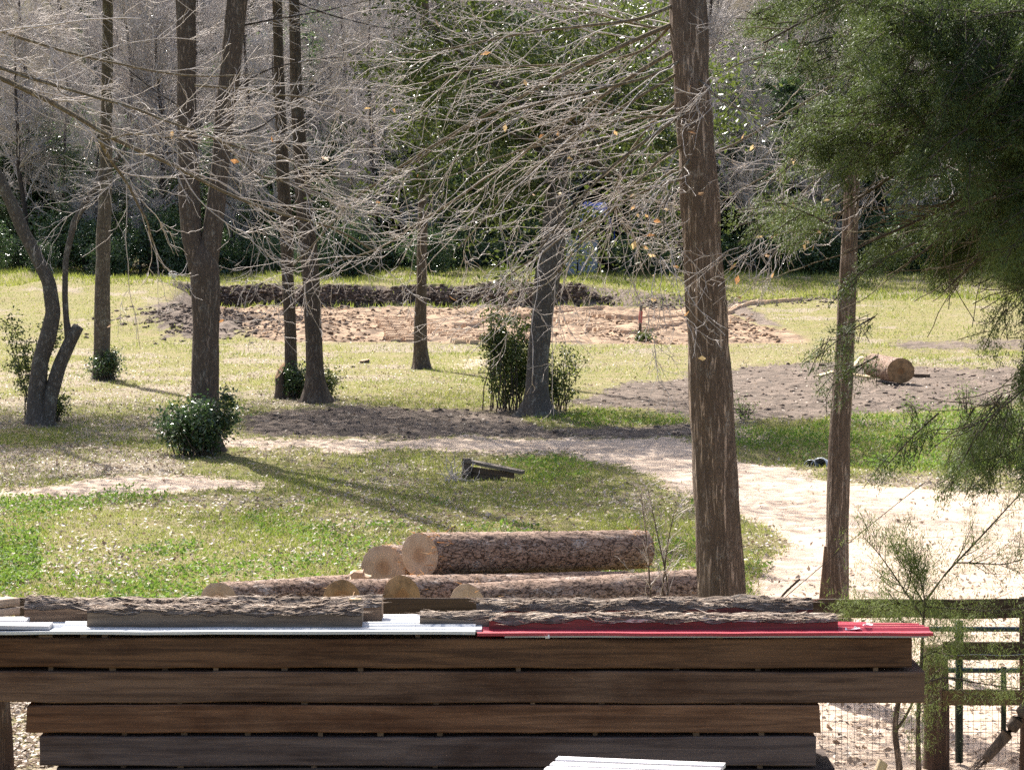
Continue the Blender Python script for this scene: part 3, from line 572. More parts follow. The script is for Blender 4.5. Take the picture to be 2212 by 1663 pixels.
boughs(TA, ga, 25.2, MT['limb'], MT['twig'], 140, 560, 1150, (.6, 2.2), (.25, .9), (.1, .35), (-.015, 0, -.02), .0028, dead=26, spread=1.3, flat=.6)
gb = [(11, [(1846, 150), (1760, 210), (1660, 270), (1560, 330), (1440, 380), (1340, 410)]), (10, [(1842, 330), (1760, 390), (1690, 450), (1620, 520), (1570, 560)]), (10, [(1848, 60), (1740, 110), (1640, 130), (1540, 170)]), (9, [(1842, 380), (1780, 430), (1720, 500), (1660, 560)]), (9, [(1838, 300), (1740, 330), (1640, 390), (1540, 440), (1470, 470)]), (8, [(1846, 220), (1900, 300), (1980, 340), (2050, 330)])]
boughs(TB, gb, 25.6, MT['limb'], MT['twig'], 60, 250, 480, (.5, 1.5), (.2, .7), (.1, .35), (-.02, 0, -.02), .0028, dead=60, spread=.8, flat=.6)
# tree whose trunk stands beyond the left of the picture
kx = P(-260, 1380, 24); kx[2] = hz(kx[0], kx[1])
TK = thing('oak_tree', 'bare oak with long mossy boughs reaching in over the crooked tree', 'tree', kx, 'trees standing in the clearing')
trunk_mesh('trunk', np.array([kx - [0, 0, .05], kx + [.05, 0, 1.5], kx + [.1, 0, 3.5], kx + [0, .1, 6], kx + [.1, .1, 9]]), np.array([.3, .24, .21, .17, .1]), MT['bark_big'], TK, flare=.3, seed=44)
gk = [(22, [(-260, 60), (-130, 110), (0, 172), (60, 198), (130, 235), (205, 285), (225, 302), (330, 350), (450, 415), (560, 470), (700, 505), (800, 560)]), (14, [(212, 296), (240, 350), (290, 420), (325, 490), (345, 545), (362, 575)]),
      (15, [(-260, -20), (-130, 30), (0, 66), (90, 100), (200, 130), (330, 152), (440, 165), (520, 158)]), (15, [(-260, 30), (-100, 110), (60, 170), (180, 205), (290, 235), (420, 290), (520, 332), (640, 352), (750, 405)]),
      (9, [(420, 185), (550, 195), (680, 215), (800, 245)]), (9, [(-260, -60), (0, -40), (200, 10), (300, -10)]), (8, [(225, 302), (290, 288), (360, 300), (430, 280)]), 
      (8, [(-200, 150), (-40, 150), (60, 170), (140, 210), (190, 250)]), (8, [(480, 310), (560, 380), (640, 400), (760, 470)])]
boughs(TK, gk, 24, MT['limb'], MT['twig'], 85, 330, 700, (.6, 1.9), (.25, .8), (.1, .35), (.015, 0, .004), .0028, dead=8, spread=.8, flat=.6)
# long twigs hanging in from the crowns of the forked tree
gd = [(8, [(512, -20), (600, -10), (700, 30), (834, 62), (960, 70)]), (8, [(505, 60), (600, 40), (720, 20), (800, -10)]), (8, [(480, 300), (560, 280), (640, 220), (700, 190)]), (7, [(405, 240), (340, 200), (280, 150), (250, 60)]), (7, [(490, 200), (580, 150), (680, 130), (780, 120)]), (7, [(404, 330), (330, 330), (260, 380), (200, 440)]), (7, [(470, 420), (540, 480), (580, 510)])]
boughs(TD, gd, float(TD.location[1]), MT['far_bark'], MT['twig'], 60, 230, 500, (.9, 2.6), (.4, 1.3), (.15, .5), (0, 0, .012), .005, spread=1.2)

# ------------------------------------------------------------------ the far wood
def bare_proto(seed, H, g_):
    g = np.random.default_rng(seed); n = 26; z = np.linspace(0, 1, n); p = np.stack([.5 * (fbm(z * 2.2, seed, 0, 1, 2)), .5 * fbm(z * 2.2, seed + 9, 0, 2, 2), z * H], 1); p -= p[0] * np.array([1, 1, 0]); r = .19 * (1 - z) ** .7 + .02
    trunk = tubes(p[None], r[None] * (1 + .3 * np.exp(-z * 14)), 9)
    ac = Acc(); tp, tr = p[None, 4:], r[None, 4:]
    C1, R1 = kids(tp, tr, 52, (2.5, 5.5), 9, (.5, 1.15), .12, (0, 0, .04), .4, .0, .028, .35, g=g); C2, R2 = kids(C1, R1, 330, (1.0, 2.6), 7, (.4, 1.0), .2, (0, 0, .03), .6, .1, .022, .5, g=g); C3, R3 = kids(C2, R2, 3400, (.4, 1.4), 5, (.4, 1.1), .22, (0, 0, .02), .8, .1, .011, .6, g=g)
    for C, Rr, s in ((C1, R1, 4), (C2, R2, 3), (C3, R3, 3)):
        V, f = tubes(C, Rr, s); ac.add(V, f)
    return trunk, ac
def ever_proto(seed, H, rad, nleaf, size, low=.1):
    g = np.random.default_rng(seed); n = 16; z = np.linspace(0, 1, n); p = np.stack([.3 * fbm(z * 2, seed, 0, 3, 2), .3 * fbm(z * 2, seed + 5, 0, 4, 2), z * H * .9], 1); p -= p[0] * np.array([1, 1, 0]); r = .16 * (1 - z) ** .8 + .015
    c = np.array([0, 0, H * (.5 + low * .5)]); V, f, t, cc = clump_crown(c, np.array([rad, rad, H * (.5 - low * .4)]), int(34 + nleaf / 320), nleaf, size, g, .45, .5)
    return tubes(p[None], r[None], 8), (V, f, t)
cnt = {}
def far_tree(protos, i, x, y, s, rz, name, label, cat, group):
    tr_me, cr_me = protos[i % len(protos)]; z = float(height(np.array([x]), np.array([y]), False)[0])
    root = thing(name, label, cat, (x, y, z - .05), group); root.rotation_euler = (0, 0, rz); root.scale = (s, s, s)
    for nm, me in (('trunk', tr_me), ('crown', cr_me)):
        o = bpy.data.objects.new(nm, me); col.objects.link(o); o.parent = root
def protomesh(nm, V, f, mat, smooth, tint=None):
    o = mesh(nm, V, f, mat, smooth=smooth, tint=tint, link=False); me = o.data; bpy.data.objects.remove(o); return me
BP = []
for k in range(5):
    (V, f), ac = bare_proto(100 + k, 15 + 1.5 * k, None); a = protomesh('bare_trunk', V, f, MT['far_bark'], True)
    b_ = protomesh('bare_crown', np.concatenate(ac.V), [np.concatenate(q) for q in ac.F.values()], MT['far_twig'], True); BP.append((a, b_))
EP = []
for k in range(4):
    (V, f), (V2, f2, t2) = ever_proto(200 + k, 7.5 + k, 2.3 + .2 * k, 15000, .21, .05); EP.append((protomesh('evergreen_trunk', V, f, MT['far_bark'], True), protomesh('evergreen_crown', V2, f2, MT['evergreen'], False, t2)))
SPh = []
for k in range(3):
    (V, f), (V2, f2, t2) = ever_proto(300 + k, 2.6 + .4 * k, 1.5, 5200, .17, .0); SPh.append((protomesh('shrub_stem', V, f, MT['far_bark'], True), protomesh('shrub_leaves', V2, f2, MT['bushleaf'], False, t2)))
g = np.random.default_rng(55)
def row(n, y0, y1, half, protos, smin, smax, name, what, cat, group, skip=None):
    xs = np.sort(np.linspace(-half, half, n) + g.uniform(-.45, .45, n) * 2 * half / n); k = 0
    for x in xs:
        y = g.uniform(y0, y1)
        if skip and skip(x, y): continue
        k += 1; far_tree(protos, int(g.integers(0, 99)), x, y, g.uniform(smin, smax), g.uniform(0, 6.28), name, f'{what}, {ORD[k]} from the left', cat, group)
row(12, 138, 143, 27, BP, .75, .95, 'bare_tree', 'bare grey tree at the edge of the far wood', 'tree', 'bare trees of the far wood')
row(13, 145, 152, 31, BP, .8, 1.05, 'bare_tree', 'bare grey tree in the second rank of the far wood', 'tree', 'bare trees of the far wood')
row(20, 154, 163, 34, BP, .6, .9, 'bare_tree', 'bare tree at the foot of the wooded slope', 'tree', 'bare trees of the far wood')
row(26, 165, 175, 36, BP, .5, .8, 'bare_tree', 'bare tree on the wooded slope behind', 'tree', 'bare trees of the far wood')
row(26, 177, 188, 38, BP, .45, .7, 'bare_tree', 'small bare tree high on the wooded slope', 'tree', 'bare trees of the far wood')
row(16, 134, 140, 25, BP, .32, .6, 'bare_sapling', 'small bare grey tree before the evergreens of the far wood', 'tree', 'bare trees of the far wood', lambda x, y: 2.2 < x < 5)
row(13, 138, 143, 27, EP, .55, .85, 'evergreen_tree', 'dark glossy evergreen at the edge of the far wood', 'tree', 'evergreens of the far wood', lambda x, y: 2.2 < x < 5.6)
row(24, 144, 152, 30, EP, .75, 1.1, 'evergreen_tree', 'dark evergreen among the bare trees of the far wood', 'tree', 'evergreens of the far wood')
row(8, 153, 164, 15, EP, 1.0, 1.4, 'evergreen_tree', 'tall evergreen in the middle of the far wood', 'tree', 'evergreens of the far wood')
row(44, 156, 184, 34, EP, .55, 1.05, 'evergreen_tree', 'evergreen dotted over the wooded slope', 'tree', 'evergreens of the far wood')
for k_, x_ in enumerate(np.linspace(-4.5, 19, 12)): far_tree(EP, k_ * 3 + 1, x_ + g.uniform(-.6, .6), g.uniform(144, 154), g.uniform(1.0, 1.45), g.uniform(0, 6), 'evergreen_tree', f'tall dark evergreen behind the big trunk and leaning oak, {ORD[k_ + 1]} from the left', 'tree', 'evergreens of the far wood')
for x_, y_, q_, lab in ((-27.2, 147, 1.0, 'evergreen standing before the left end of the pale roofed house'), (-24.6, 148.5, 1.05, 'evergreen hiding the middle of the pale roofed house')): far_tree(EP, 1 + int(q_ * 20) % 2, x_, y_, q_, 1.0, 'evergreen_tree', lab, 'tree', 'evergreens of the far wood')
row(34, 133.5, 137, 29, SPh, .55, 1.05, 'shrub', 'low leafy shrub along the front of the far wood', 'shrub', 'shrubs along the far wood', lambda x, y: 2.4 < x < 4.6)
row(16, 127, 133, 26, SPh, .5, .9, 'shrub', 'small shrub in the grass before the far wood', 'shrub', 'shrubs along the far wood', lambda x, y: x > -2.5)

# ------------------------------------------------------------------ shrubs in the clearing
def shrub(name, label, b, h, rad, nst, nleaf, size, mat, thin=False, lean=.35, cat='shrub'):
    root = thing(name, label, cat, b); d = rng.standard_normal((nst, 3)) * lean * (rad / h); d[:, 2] = 1
    s0 = b + rng.standard_normal((nst, 3)) * np.array([rad * .35, rad * .35, 0]) * (1 if thin else .5)
    C = grow(s0, d, h * (.5 + .5 * rng.random(nst)), 9, .12, (0, 0, .05)); Rr = np.linspace(.014, .004, 9)[None] * np.ones((nst, 1)); C2, R2 = kids(C, Rr, nst * 4, (.15, .5), 5, (.5, 1.1), .2, (0, 0, .02), .6, .2, .003)
    ac = Acc()
    for c, r_ in ((C, Rr), (C2, R2)): V, f = tubes(c, r_, 4); ac.add(V, f)
    ac.build('stems', MT['bark_mid'], root, True)
    pi = rng.integers(0, len(C2), nleaf); ii = rng.integers(0, 5, nleaf); p = C2[pi, ii] + rng.standard_normal((nleaf, 3)) * .085; p[:, 2] = np.maximum(p[:, 2], b[2] + .03)
    V, f = leaves(p, size * (.6 + .7 * rng.random(nleaf)), .5, .5); mesh('foliage', V, f, mat, root, tint=rep(np.clip(.45 + .3 * rng.standard_normal(nleaf), 0, 1), 4)); return root
shrub('glossy_shrub', 'round glossy dark bush hiding the foot of the forked tree', base(424, 984), 1.12, .92, 36, 7000, .08, MT['bushleaf'])
shrub('leafy_shrub', 'tall airy shrub of upright stems left of the leaning oak', base(1105, 888), 2.2, .8, 34, 6500, .085, MT['oakleaf'], True)
shrub('leafy_shrub', 'shorter upright shoots right of the leaning oak trunk', base(1200, 890), 1.4, .42, 20, 1900, .08, MT['oakleaf'], True)
shrub('small_shrub', 'small glossy bush between the broken stump and brown trunk', base(642, 862), .75, .35, 16, 1800, .08, MT['bushleaf'])
shrub('small_shrub', 'sparse green shoots right of the brown trunk', base(708, 862), .7, .4, 12, 1100, .07, MT['oakleaf'])
shrub('small_shrub', 'scrubby growth round the foot of the straight trunk', base(232, 822), .75, .7, 24, 2300, .08, MT['bushleaf'])
shrub('climbing_vine', 'leafy vine climbing beside the crooked tree', base(62, 905), 2.4, .35, 10, 1700, .075, MT['oakleaf'], True, .25, 'vine')
shrub('small_shrub', 'thin leafy shoots at the foot of the crooked tree', base(120, 912), .6, .3, 8, 700, .07, MT['oakleaf'])
shrub('small_shrub', 'low green tuft beside the red-topped stake', base(1392, 738), .25, .5, 14, 300, .12, MT['oakleaf'])
for (u, v, h, lab) in ((1612, 905, .45, 'faint young weed stalk before the muddy bank, nearest the big trunk'), (2085, 900, .75, 'tall feathery weed above the lush green patch'), (2170, 905, .6, 'feathery weed at the far right of the green patch'), (1975, 915, .5, 'feathery weed midway along the green patch')):
    shrub('tall_weed', lab, base(u, v), h, .25, 8, 260, .045, MT['weed'], True, .4, 'weed')

# ------------------------------------------------------------------ cedar at the right
def sprays(C, D, n, L, size, wd=.0105):
    """needle sprays: at each point C a feathery tuft along D"""
    k = len(C); pi = np.repeat(np.arange(k), n); t = rng.random(k * n); d = D[pi]
    p = C[pi] + d * (t * L[pi])[:, None] + rng.standard_normal((k * n, 3)) * (.014 + .02 * (1 - t))[:, None]
    return blades(p, size * (.6 + .8 * rng.random(k * n)), wd, .7, d=d), pi
CX = P(2560, 1400, 20.5); CX[2] = hz(CX[0], CX[1])
CE = thing('cedar_tree', 'dense dark green cedar hanging over the right of the clearing', 'tree', CX)
trunk_mesh('trunk', np.array([CX - [0, 0, .05], CX + [0, 0, 2], CX + [.05, 0, 5], CX + [0, 0, 8], CX + [0, 0, 11]]), np.array([.26, .2, .16, .1, .03]), MT['bark_mid'], CE, flare=.3, seed=51)
CP_ = [[(1555, -40), (2300, -40), (2300, 700), (2212, 700), (2160, 650), (2100, 690), (2060, 650), (2010, 680), (1960, 700), (1900, 630), (1840, 660), (1790, 610), (1700, 630), (1640, 580), (1560, 575), (1510, 545), (1540, 500), (1600, 530), (1700, 510), (1790, 500), (1750, 440), (1690, 400), (1660, 330), (1700, 290), (1620, 250), (1600, 170), (1560, 90)],
       [(1915, 960), (1960, 915), (2060, 900), (2300, 890), (2300, 990), (2200, 1000), (2120, 1010), (2060, 985), (1980, 975)], [(2130, 700), (2300, 660), (2300, 860), (2200, 830), (2190, 760)], [(1780, 700), (1870, 700), (1860, 790), (1800, 800)]]
NB = 1350; u = 1560 + 760 * rng.random(NB); v = -60 + 1100 * rng.random(NB); depth = 18.6 + 3.6 * rng.random(NB); Ab = P(u, v, depth); hole = fbm(Ab[:, 0] * .9, Ab[:, 1] * .5, Ab[:, 2] * 1.3, 91, 2)
pr = inpoly(u - 75, v + 78, CP_[0]) * (.45 + .55 * sst(1600, 1950, u)) * sst(-.25, .2, hole + .4 * sst(1800, 2150, u)) + .45 * inpoly(u - 40, v + 15, CP_[1]) + .25 * inpoly(u, v, CP_[2]) + .2 * inpoly(u, v, CP_[3])
pr = pr * (1 - .9 * inpoly(u, v, [(1775, 430), (1880, 430), (1870, 640), (1790, 640)])) * (1 - .9 * inpoly(u, v, [(1930, 85), (2050, 75), (2060, 180), (1980, 190)]))
Ab = Ab[rng.random(NB) < pr]; nb = len(Ab); print('cedar boughs', nb)
low = sst(420, 700, PIX(Ab[:, 0], Ab[:, 1], Ab[:, 2])[1])
Db = nrm(np.stack([-.75 + .35 * rng.standard_normal(nb), .45 * rng.standard_normal(nb), -.10 - .8 * low + .28 * rng.standard_normal(nb)], 1)); Sb = nrm(np.cross(Db, nrm(np.array([.12, -.45, 1.]) + .35 * rng.standard_normal((nb, 3))))); Nb_ = np.cross(Sb, Db)
Lb = .28 + .42 * rng.random(nb); Wb = .09 + .11 * rng.random(nb); bt = np.clip(.45 + .25 * rng.standard_normal(nb), 0, 1)
ns = 80; bi = np.repeat(np.arange(nb), ns); t = rng.random(nb * ns); sd_ = rng.uniform(-1, 1, nb * ns); taper = np.sin(np.pi * (.12 + .82 * t)) ** .7
C = Ab[bi] + Db[bi] * ((t - .4) * Lb[bi])[:, None] + Sb[bi] * (sd_ * Wb[bi] * taper)[:, None] + Nb_[bi] * (.03 * rng.standard_normal(nb * ns))[:, None] - np.array([0, 0, 1.]) * (.10 * t ** 2 + .05 * sd_ ** 2)[:, None]
D = nrm(Db[bi] * .7 + Sb[bi] * (sd_ * .9)[:, None] + np.array([0, 0, -.25]) + .35 * rng.standard_normal((nb * ns, 3)))
Ls = .05 + .08 * rng.random(len(C)); (V, f), pi = sprays(C, D, 20, Ls, .03, .009)
tt = np.clip(bt[bi] + .18 * rng.standard_normal(len(C)) + .25 * (t - .5), 0, 1)
mesh('foliage', V, f, MT['cedar'], CE, tint=rep(tt[pi], 3))
tq = np.linspace(-.45, .55, 7); pl = Ab[:, None] + Db[:, None] * (tq[None, :, None] * Lb[:, None, None]) - np.array([0, 0, 1.]) * (.10 * (tq + .4)[None, :, None] ** 2); V, f = tubes(pl, np.linspace(.008, .003, 7)[None] * np.ones((nb, 1)), 4); mesh('bough_stems', V, f, MT['bark_mid'], CE, True)['kind'] = 'stuff'
print('cedar sprays', len(C))
# sprigs and limbs carrying it
i = rng.choice(len(C), min(4500, len(C)), False); pl = C[i][:, None] + D[i][:, None] * (np.linspace(-.6, 1, 5)[None, :, None] * (Ls[i] * 1.3)[:, None, None]); V, f = tubes(pl, np.full((len(i), 5), .0035), 3); mesh('sprigs', V, f, MT['bark_mid'], CE, True)
gl = []
for (u0, v0, u1, v1, w_) in [(2560, -100, 1700, 330, 22), (2560, 60, 1800, 480, 20), (2560, 200, 1830, 560, 18), (2560, -220, 1650, 90, 20), (2560, 150, 1960, 560, 18), (2560, 300, 2040, 620, 16), (2560, 640, 2080, 930, 10), (2560, -60, 2000, 200, 18), (2560, 380, 2200, 640, 12), (2560, 0, 1900, 330, 15)]:
    tq = np.linspace(0, 1, 14); dd = rng.uniform(-1.2, 1.2); pts = P(u0 + (u1 - u0) * tq, v0 + (v1 - v0) * (tq ** 1.25) + 14 * np.sin(tq * 9 + u1), 20.5 + dd * tq); rr = w_ / 2 / F * 20 * np.linspace(1, .2, 14); V, f = tubes(pts[None], rr[None], 7); mesh('limb', V, f, MT['bark_mid'], CE, True); gl.append((pts, rr))
C1, R1 = kids(np.stack([a for a, _ in gl]), np.stack([b for _, b in gl]), 260, (.4, 1.3), 8, (.3, .9), .15, (-.03, 0, -.05), .5, .2, .005); V, f = tubes(C1, R1, 4); mesh('small_branches', V, f, MT['limb'], CE, True)

# young cedar growing through the fence
sx = P(1990, 1690, 19.6); sx[2] = hz(sx[0], sx[1]); SA = thing('cedar_sapling', 'young cedar with thin feathery shoots growing round the fence post', 'tree', sx)
sg = [(14, [(1985, 1690), (1982, 1560), (1990, 1440), (1995, 1330), (1998, 1290)]), (6, [(1998, 1300), (2040, 1240), (2090, 1190), (2150, 1125), (2205, 1065), (2240, 1030)]), (5, [(1992, 1330), (1950, 1270), (1920, 1225), (1890, 1185), (1865, 1160)]), (5, [(1990, 1320), (1940, 1300), (1880, 1315), (1830, 1310)]), (5, [(2000, 1310), (2070, 1315), (2140, 1320), (2230, 1310)]),
      (5, [(1985, 1480), (2040, 1460), (2110, 1475), (2230, 1490)]), (4, [(1998, 1295), (1985, 1240), (1975, 1200)]), (4, [(2060, 1215), (2100, 1215), (2170, 1220), (2230, 1200)]), (4, [(1990, 1360), (1960, 1345), (1935, 1350)]), (4, [(1990, 1420), (2030, 1400), (2070, 1370)]), (4, [(2000, 1310), (1960, 1240), (1930, 1180)])]
gp = []; gr = []
for w_, pts in sg:
    pts = np.array(pts, float); q = resample(P(pts[:, 0], pts[:, 1], 19.6 + rng.uniform(-.25, .15)), 16); r_ = w_ / 2 / F * 19.6 * np.linspace(1, .35, 16); gp.append(q); gr.append(r_); V, f = tubes(q[None], r_[None], 6); mesh('stem', V, f, MT['bark_mid'], SA, True)
C1, R1 = kids(np.stack(gp[1:]), np.stack(gr[1:]), 170, (.12, .5), 7, (.4, 1.0), .15, (0, 0, .03), .6, .1, .0025); V, f = tubes(C1, R1, 3); mesh('shoots', V, f, MT['bark_mid'], SA, True)
pi = rng.integers(0, len(C1), 1500); ii = rng.integers(1, 7, 1500); C = C1[pi, ii]; D = nrm(C1[pi, ii] - C1[pi, ii - 1] + 1.2 * rng.standard_normal((1500, 3)) * .05)
cl_ = [(2000, 1330, 40, 30, 275), (2130, 1318, 80, 26, 50), (1900, 1308, 60, 24, 143), (2120, 1486, 75, 22, 110), (1985, 1480, 22, 60, 165), (2010, 1400, 30, 30, 143), (2060, 1370, 30, 20, 110), (1996, 1250, 22, 26, 88), (2130, 1400, 50, 16, 71), (2040, 1225, 40, 24, 66), (1990, 1580, 14, 40, 66)]
Ex = np.vstack([P(a_ + c_ * rng.standard_normal(n_), b_ + d_ * rng.standard_normal(n_), 19.55 + .22 * rng.standard_normal(n_)) for a_, b_, c_, d_, n_ in cl_]); C = np.vstack([C, Ex]); D = np.vstack([D, nrm(rng.standard_normal((len(Ex), 3)) + [0, 0, .1])]); NK = len(C)
(V, f), pj = sprays(C, D, 9, .06 + .07 * rng.random(NK), .042, .006)
mesh('foliage', V, f, MT['cedar_light'], SA, tint=rep(np.clip(.55 + .25 * rng.standard_normal(NK), 0, 1)[pj], 3))

# ------------------------------------------------------------------ logs
def cutmat(name, c1, c2):
    m, nt, b = newmat(name, .75, .2); tc = N_(nt, 'ShaderNodeTexCoord'); sx_ = N_(nt, 'ShaderNodeSeparateXYZ'); nt.links.new(tc.outputs['Object'], sx_.inputs[0])
    nz = noise(nt, coords(nt, (1, 1, 1)), 9, 5, .6)
    r2 = mathn(nt, 'SQRT', mathn(nt, 'ADD', mathn(nt, 'MULTIPLY', sx_.outputs[0], sx_.outputs[0]), mathn(nt, 'MULTIPLY', sx_.outputs[1], sx_.outputs[1])))
    rw = mathn(nt, 'ADD', r2, mathn(nt, 'MULTIPLY', nz, .035)); rings = mathn(nt, 'SINE', mathn(nt, 'MULTIPLY', rw, 230.0))
    c = mixc(nt, ramp(nt, nz, .38, .68), c1, c2); c = mixc(nt, mathn(nt, 'MULTIPLY', ramp(nt, rings, .0, 1.0), .22), c, (.5, .36, .22), 'MULTIPLY')
    n2 = noise(nt, coords(nt, (3, 1, 1)), 16, 4, .6); c = mixc(nt, mathn(nt, 'MULTIPLY', ramp(nt, n2, .6, .72), .35), c, (.35, .25, .18), 'MULTIPLY')
    hw = ramp(nt, mathn(nt, 'ADD', r2, mathn(nt, 'MULTIPLY', nz, .16)), .20, .13); c = mixc(nt, mathn(nt, 'MULTIPLY', hw, .55), c, (.62, .42, .25), 'MULTIPLY')
    wv = noise(nt, coords(nt, (9, .6, 1)), 6, 4, .7); c = mixc(nt, mathn(nt, 'MULTIPLY', ramp(nt, wv, .6, .7), .5), c, (.5, .38, .28), 'MULTIPLY')
    nt.links.new(c, b.inputs['Base Color']); bump(nt, b, n2, .3, .006); return m
MT['cut'] = cutmat('fresh_sawn_pine', (.52, .385, .275), (.42, .295, .20)); MT['cut2'] = cutmat('weathered_sawn_pine', (.40, .25, .13), (.22, .14, .075))
MT['shred'] = leafmat('torn_bark_fibre', (.45, .20, .07), (.65, .42, .22), .2, .7, .2)
def log(label, a, b, r0, r1, skew=0.0, cut='cut', group='pine logs in the pile', shred=60, name='pine_log', nseg=None):
    """log from a (near end) to b; local z runs along the log"""
    a = np.array(a, float); b = np.array(b, float); L = np.linalg.norm(b - a); root = thing(name, label, 'log', a, group)
    zd = (b - a) / L; xd = nrm(np.cross([0, 0, 1.], zd)[None])[0]; yd = np.cross(zd, xd)
    root.rotation_mode = 'QUATERNION'; root.rotation_quaternion = Matrix(np.column_stack([xd, yd, zd]).tolist()).to_quaternion()
    S = 72; n = nseg or int(L * 42); s = np.linspace(0, L, n); th = np.arange(S) * 2 * math.pi / S; c, sn = np.cos(th), np.sin(th); sd = rng.integers(0, 900)
    r = np.linspace(r0, r1, n)[:, None]; X, Y, Z = c[None] * r, sn[None] * r, s[:, None] + 0 * th[None]
    ce = np.abs(vn(X * 13, Y * 13, Z * 6.5, sd)); ce2 = vn(X * 30, Y * 30, Z * 16, sd + 1); lum = vn(X * 2.2, Y * 2.2, Z * 1.2, sd + 2)
    rr = r * (1 + .05 * np.minimum(ce * 2.2, .75) + .018 * ce2 + .035 * lum)
    zz = Z + skew * np.cos(th)[None] * r * np.exp(-s / .25)[:, None]
    V = np.stack([c[None] * rr, sn[None] * rr, zz], -1); i = np.arange(n - 1)[:, None] * S; k = np.arange(S)[None]; k2 = (k + 1) % S
    q4 = np.stack([i + k, i + k2, i + S + k2, i + S + k], -1).reshape(-1, 4)
    o = mesh('bark', V.reshape(-1, 3), q4, MT['pinebark'], None, True); o.parent = root
    for e in (0, n - 1):
        ring = V[e] * np.array([.965, .965, 1]); mid = ring.mean(0); ring2 = mid + (ring - mid) * .55; VV = np.vstack([V[e] * np.array([.995, .995, 1]), ring, ring2, mid[None]])
        VV[S:, 2] += (-.004 if e == 0 else .004); fl = e == 0
        q = np.stack([k[0], k2[0], S + k2[0], S + k[0]], -1); q2 = q + S; t3 = np.stack([2 * S + k[0], 2 * S + k2[0], np.full(S, 3 * S)], -1)
        if not fl: q, q2, t3 = q[:, ::-1], q2[:, ::-1], t3[:, ::-1]
        o = mesh('cut_end', VV, [q, q2, t3], MT[cut], None, True); o.parent = root
    if shred:
        t = rng.random(shred) ** 2 * .3; zz_ = np.where(rng.random(shred) < .6, t * L * .4, L - t * L * .4); an = rng.random(shred) * 6.28; rad = np.interp(zz_, [0, L], [r0, r1]) * 1.03
        C = np.stack([np.cos(an) * rad, np.sin(an) * rad, zz_], 1); V, f = blades(C, .05 + .09 * rng.random(shred), .012, .6, d=np.stack([np.cos(an) * .4, np.sin(an) * .4, np.sign(rng.standard_normal(shred))], 1)); o = mesh('loose_bark', V, f, MT['shred'], None, tint=rep(rng.random(shred), 3)); o.parent = root; o['kind'] = 'stuff'
    return root
def LP(u, v, y): return P(u, v, y)
log('fat reddish pine log lying on top of the log pile', LP(907, 1199, 28.6), LP(1392, 1186, 30.0), .237, .212, -.42, shred=170)
log('log with clean pale sawn end, left of the topmost log', LP(828, 1226, 29.2), LP(1270, 1216, 31.4), .25, .22, -.42, shred=120)
log('long pale grey log lying at the left of the pile', LP(472, 1298, 28.4), LP(860, 1272, 30.6), .20, .20, -.42, shred=20)
log('dark barked log under the chunk of split wood', LP(738, 1292, 28.0), LP(1130, 1275, 30.0), .195, .19, -.42, 'cut2', shred=20)
log('small log end wedged low between two bigger ones', LP(832, 1300, 28.3), LP(1300, 1280, 30.4), .17, .16, -.42, 'cut2', shred=20)
log('log with grey-rimmed weathered end below the topmost log', LP(868, 1290, 27.9), LP(1350, 1275, 29.4), .232, .21, -.42, 'cut2', shred=70)
log('long flaky log stretching to the big trunk, lowest in the pile', LP(1010, 1310, 27.3), LP(1520, 1276, 28.6), .235, .235, -.42, shred=60)
def chunk(name, label, c, dims, mat, seed, cat='wood', rot=0.0, group=None, jag=.25):
    g_ = np.random.default_rng(seed); n = 12; th = np.arange(n) * 2 * math.pi / n; rr = 1 + jag * g_.standard_normal(n) * .5
    A = np.stack([np.cos(th) * rr * dims[0] / 2, np.sin(th) * rr * dims[2] / 2], 1); V = []
    for s, yy in ((.8, -.5), (1, -.35), (1.02, .3), (.75, .5)): V.append(np.column_stack([A[:, 0] * s, np.full(n, yy * dims[1]), A[:, 1] * s]) + g_.standard_normal((n, 3)) * .03 * dims[0])
    V = np.vstack(V); q = [];
    for r_ in range(3):
        for k in range(n): q.append((r_ * n + k, r_ * n + (k + 1) % n, (r_ + 1) * n + (k + 1) % n, (r_ + 1) * n + k))
    cs, sn = math.cos(rot), math.sin(rot); V = V @ np.array([[cs, sn, 0], [-sn, cs, 0], [0, 0, 1]])
    o = mesh(name, V + np.asarray(c), [np.array(q)[:, ::-1], np.arange(n)[None], (np.arange(n)[::-1] + 3 * n)[None]], mat, None, False, origin=c); return tag(o, label, cat, group)
chunk('wood_chunk', 'pale chunk of split wood resting against the sawn log end', LP(774, 1243, 28.7), (.22, .2, .13), MT['cut'], 3)
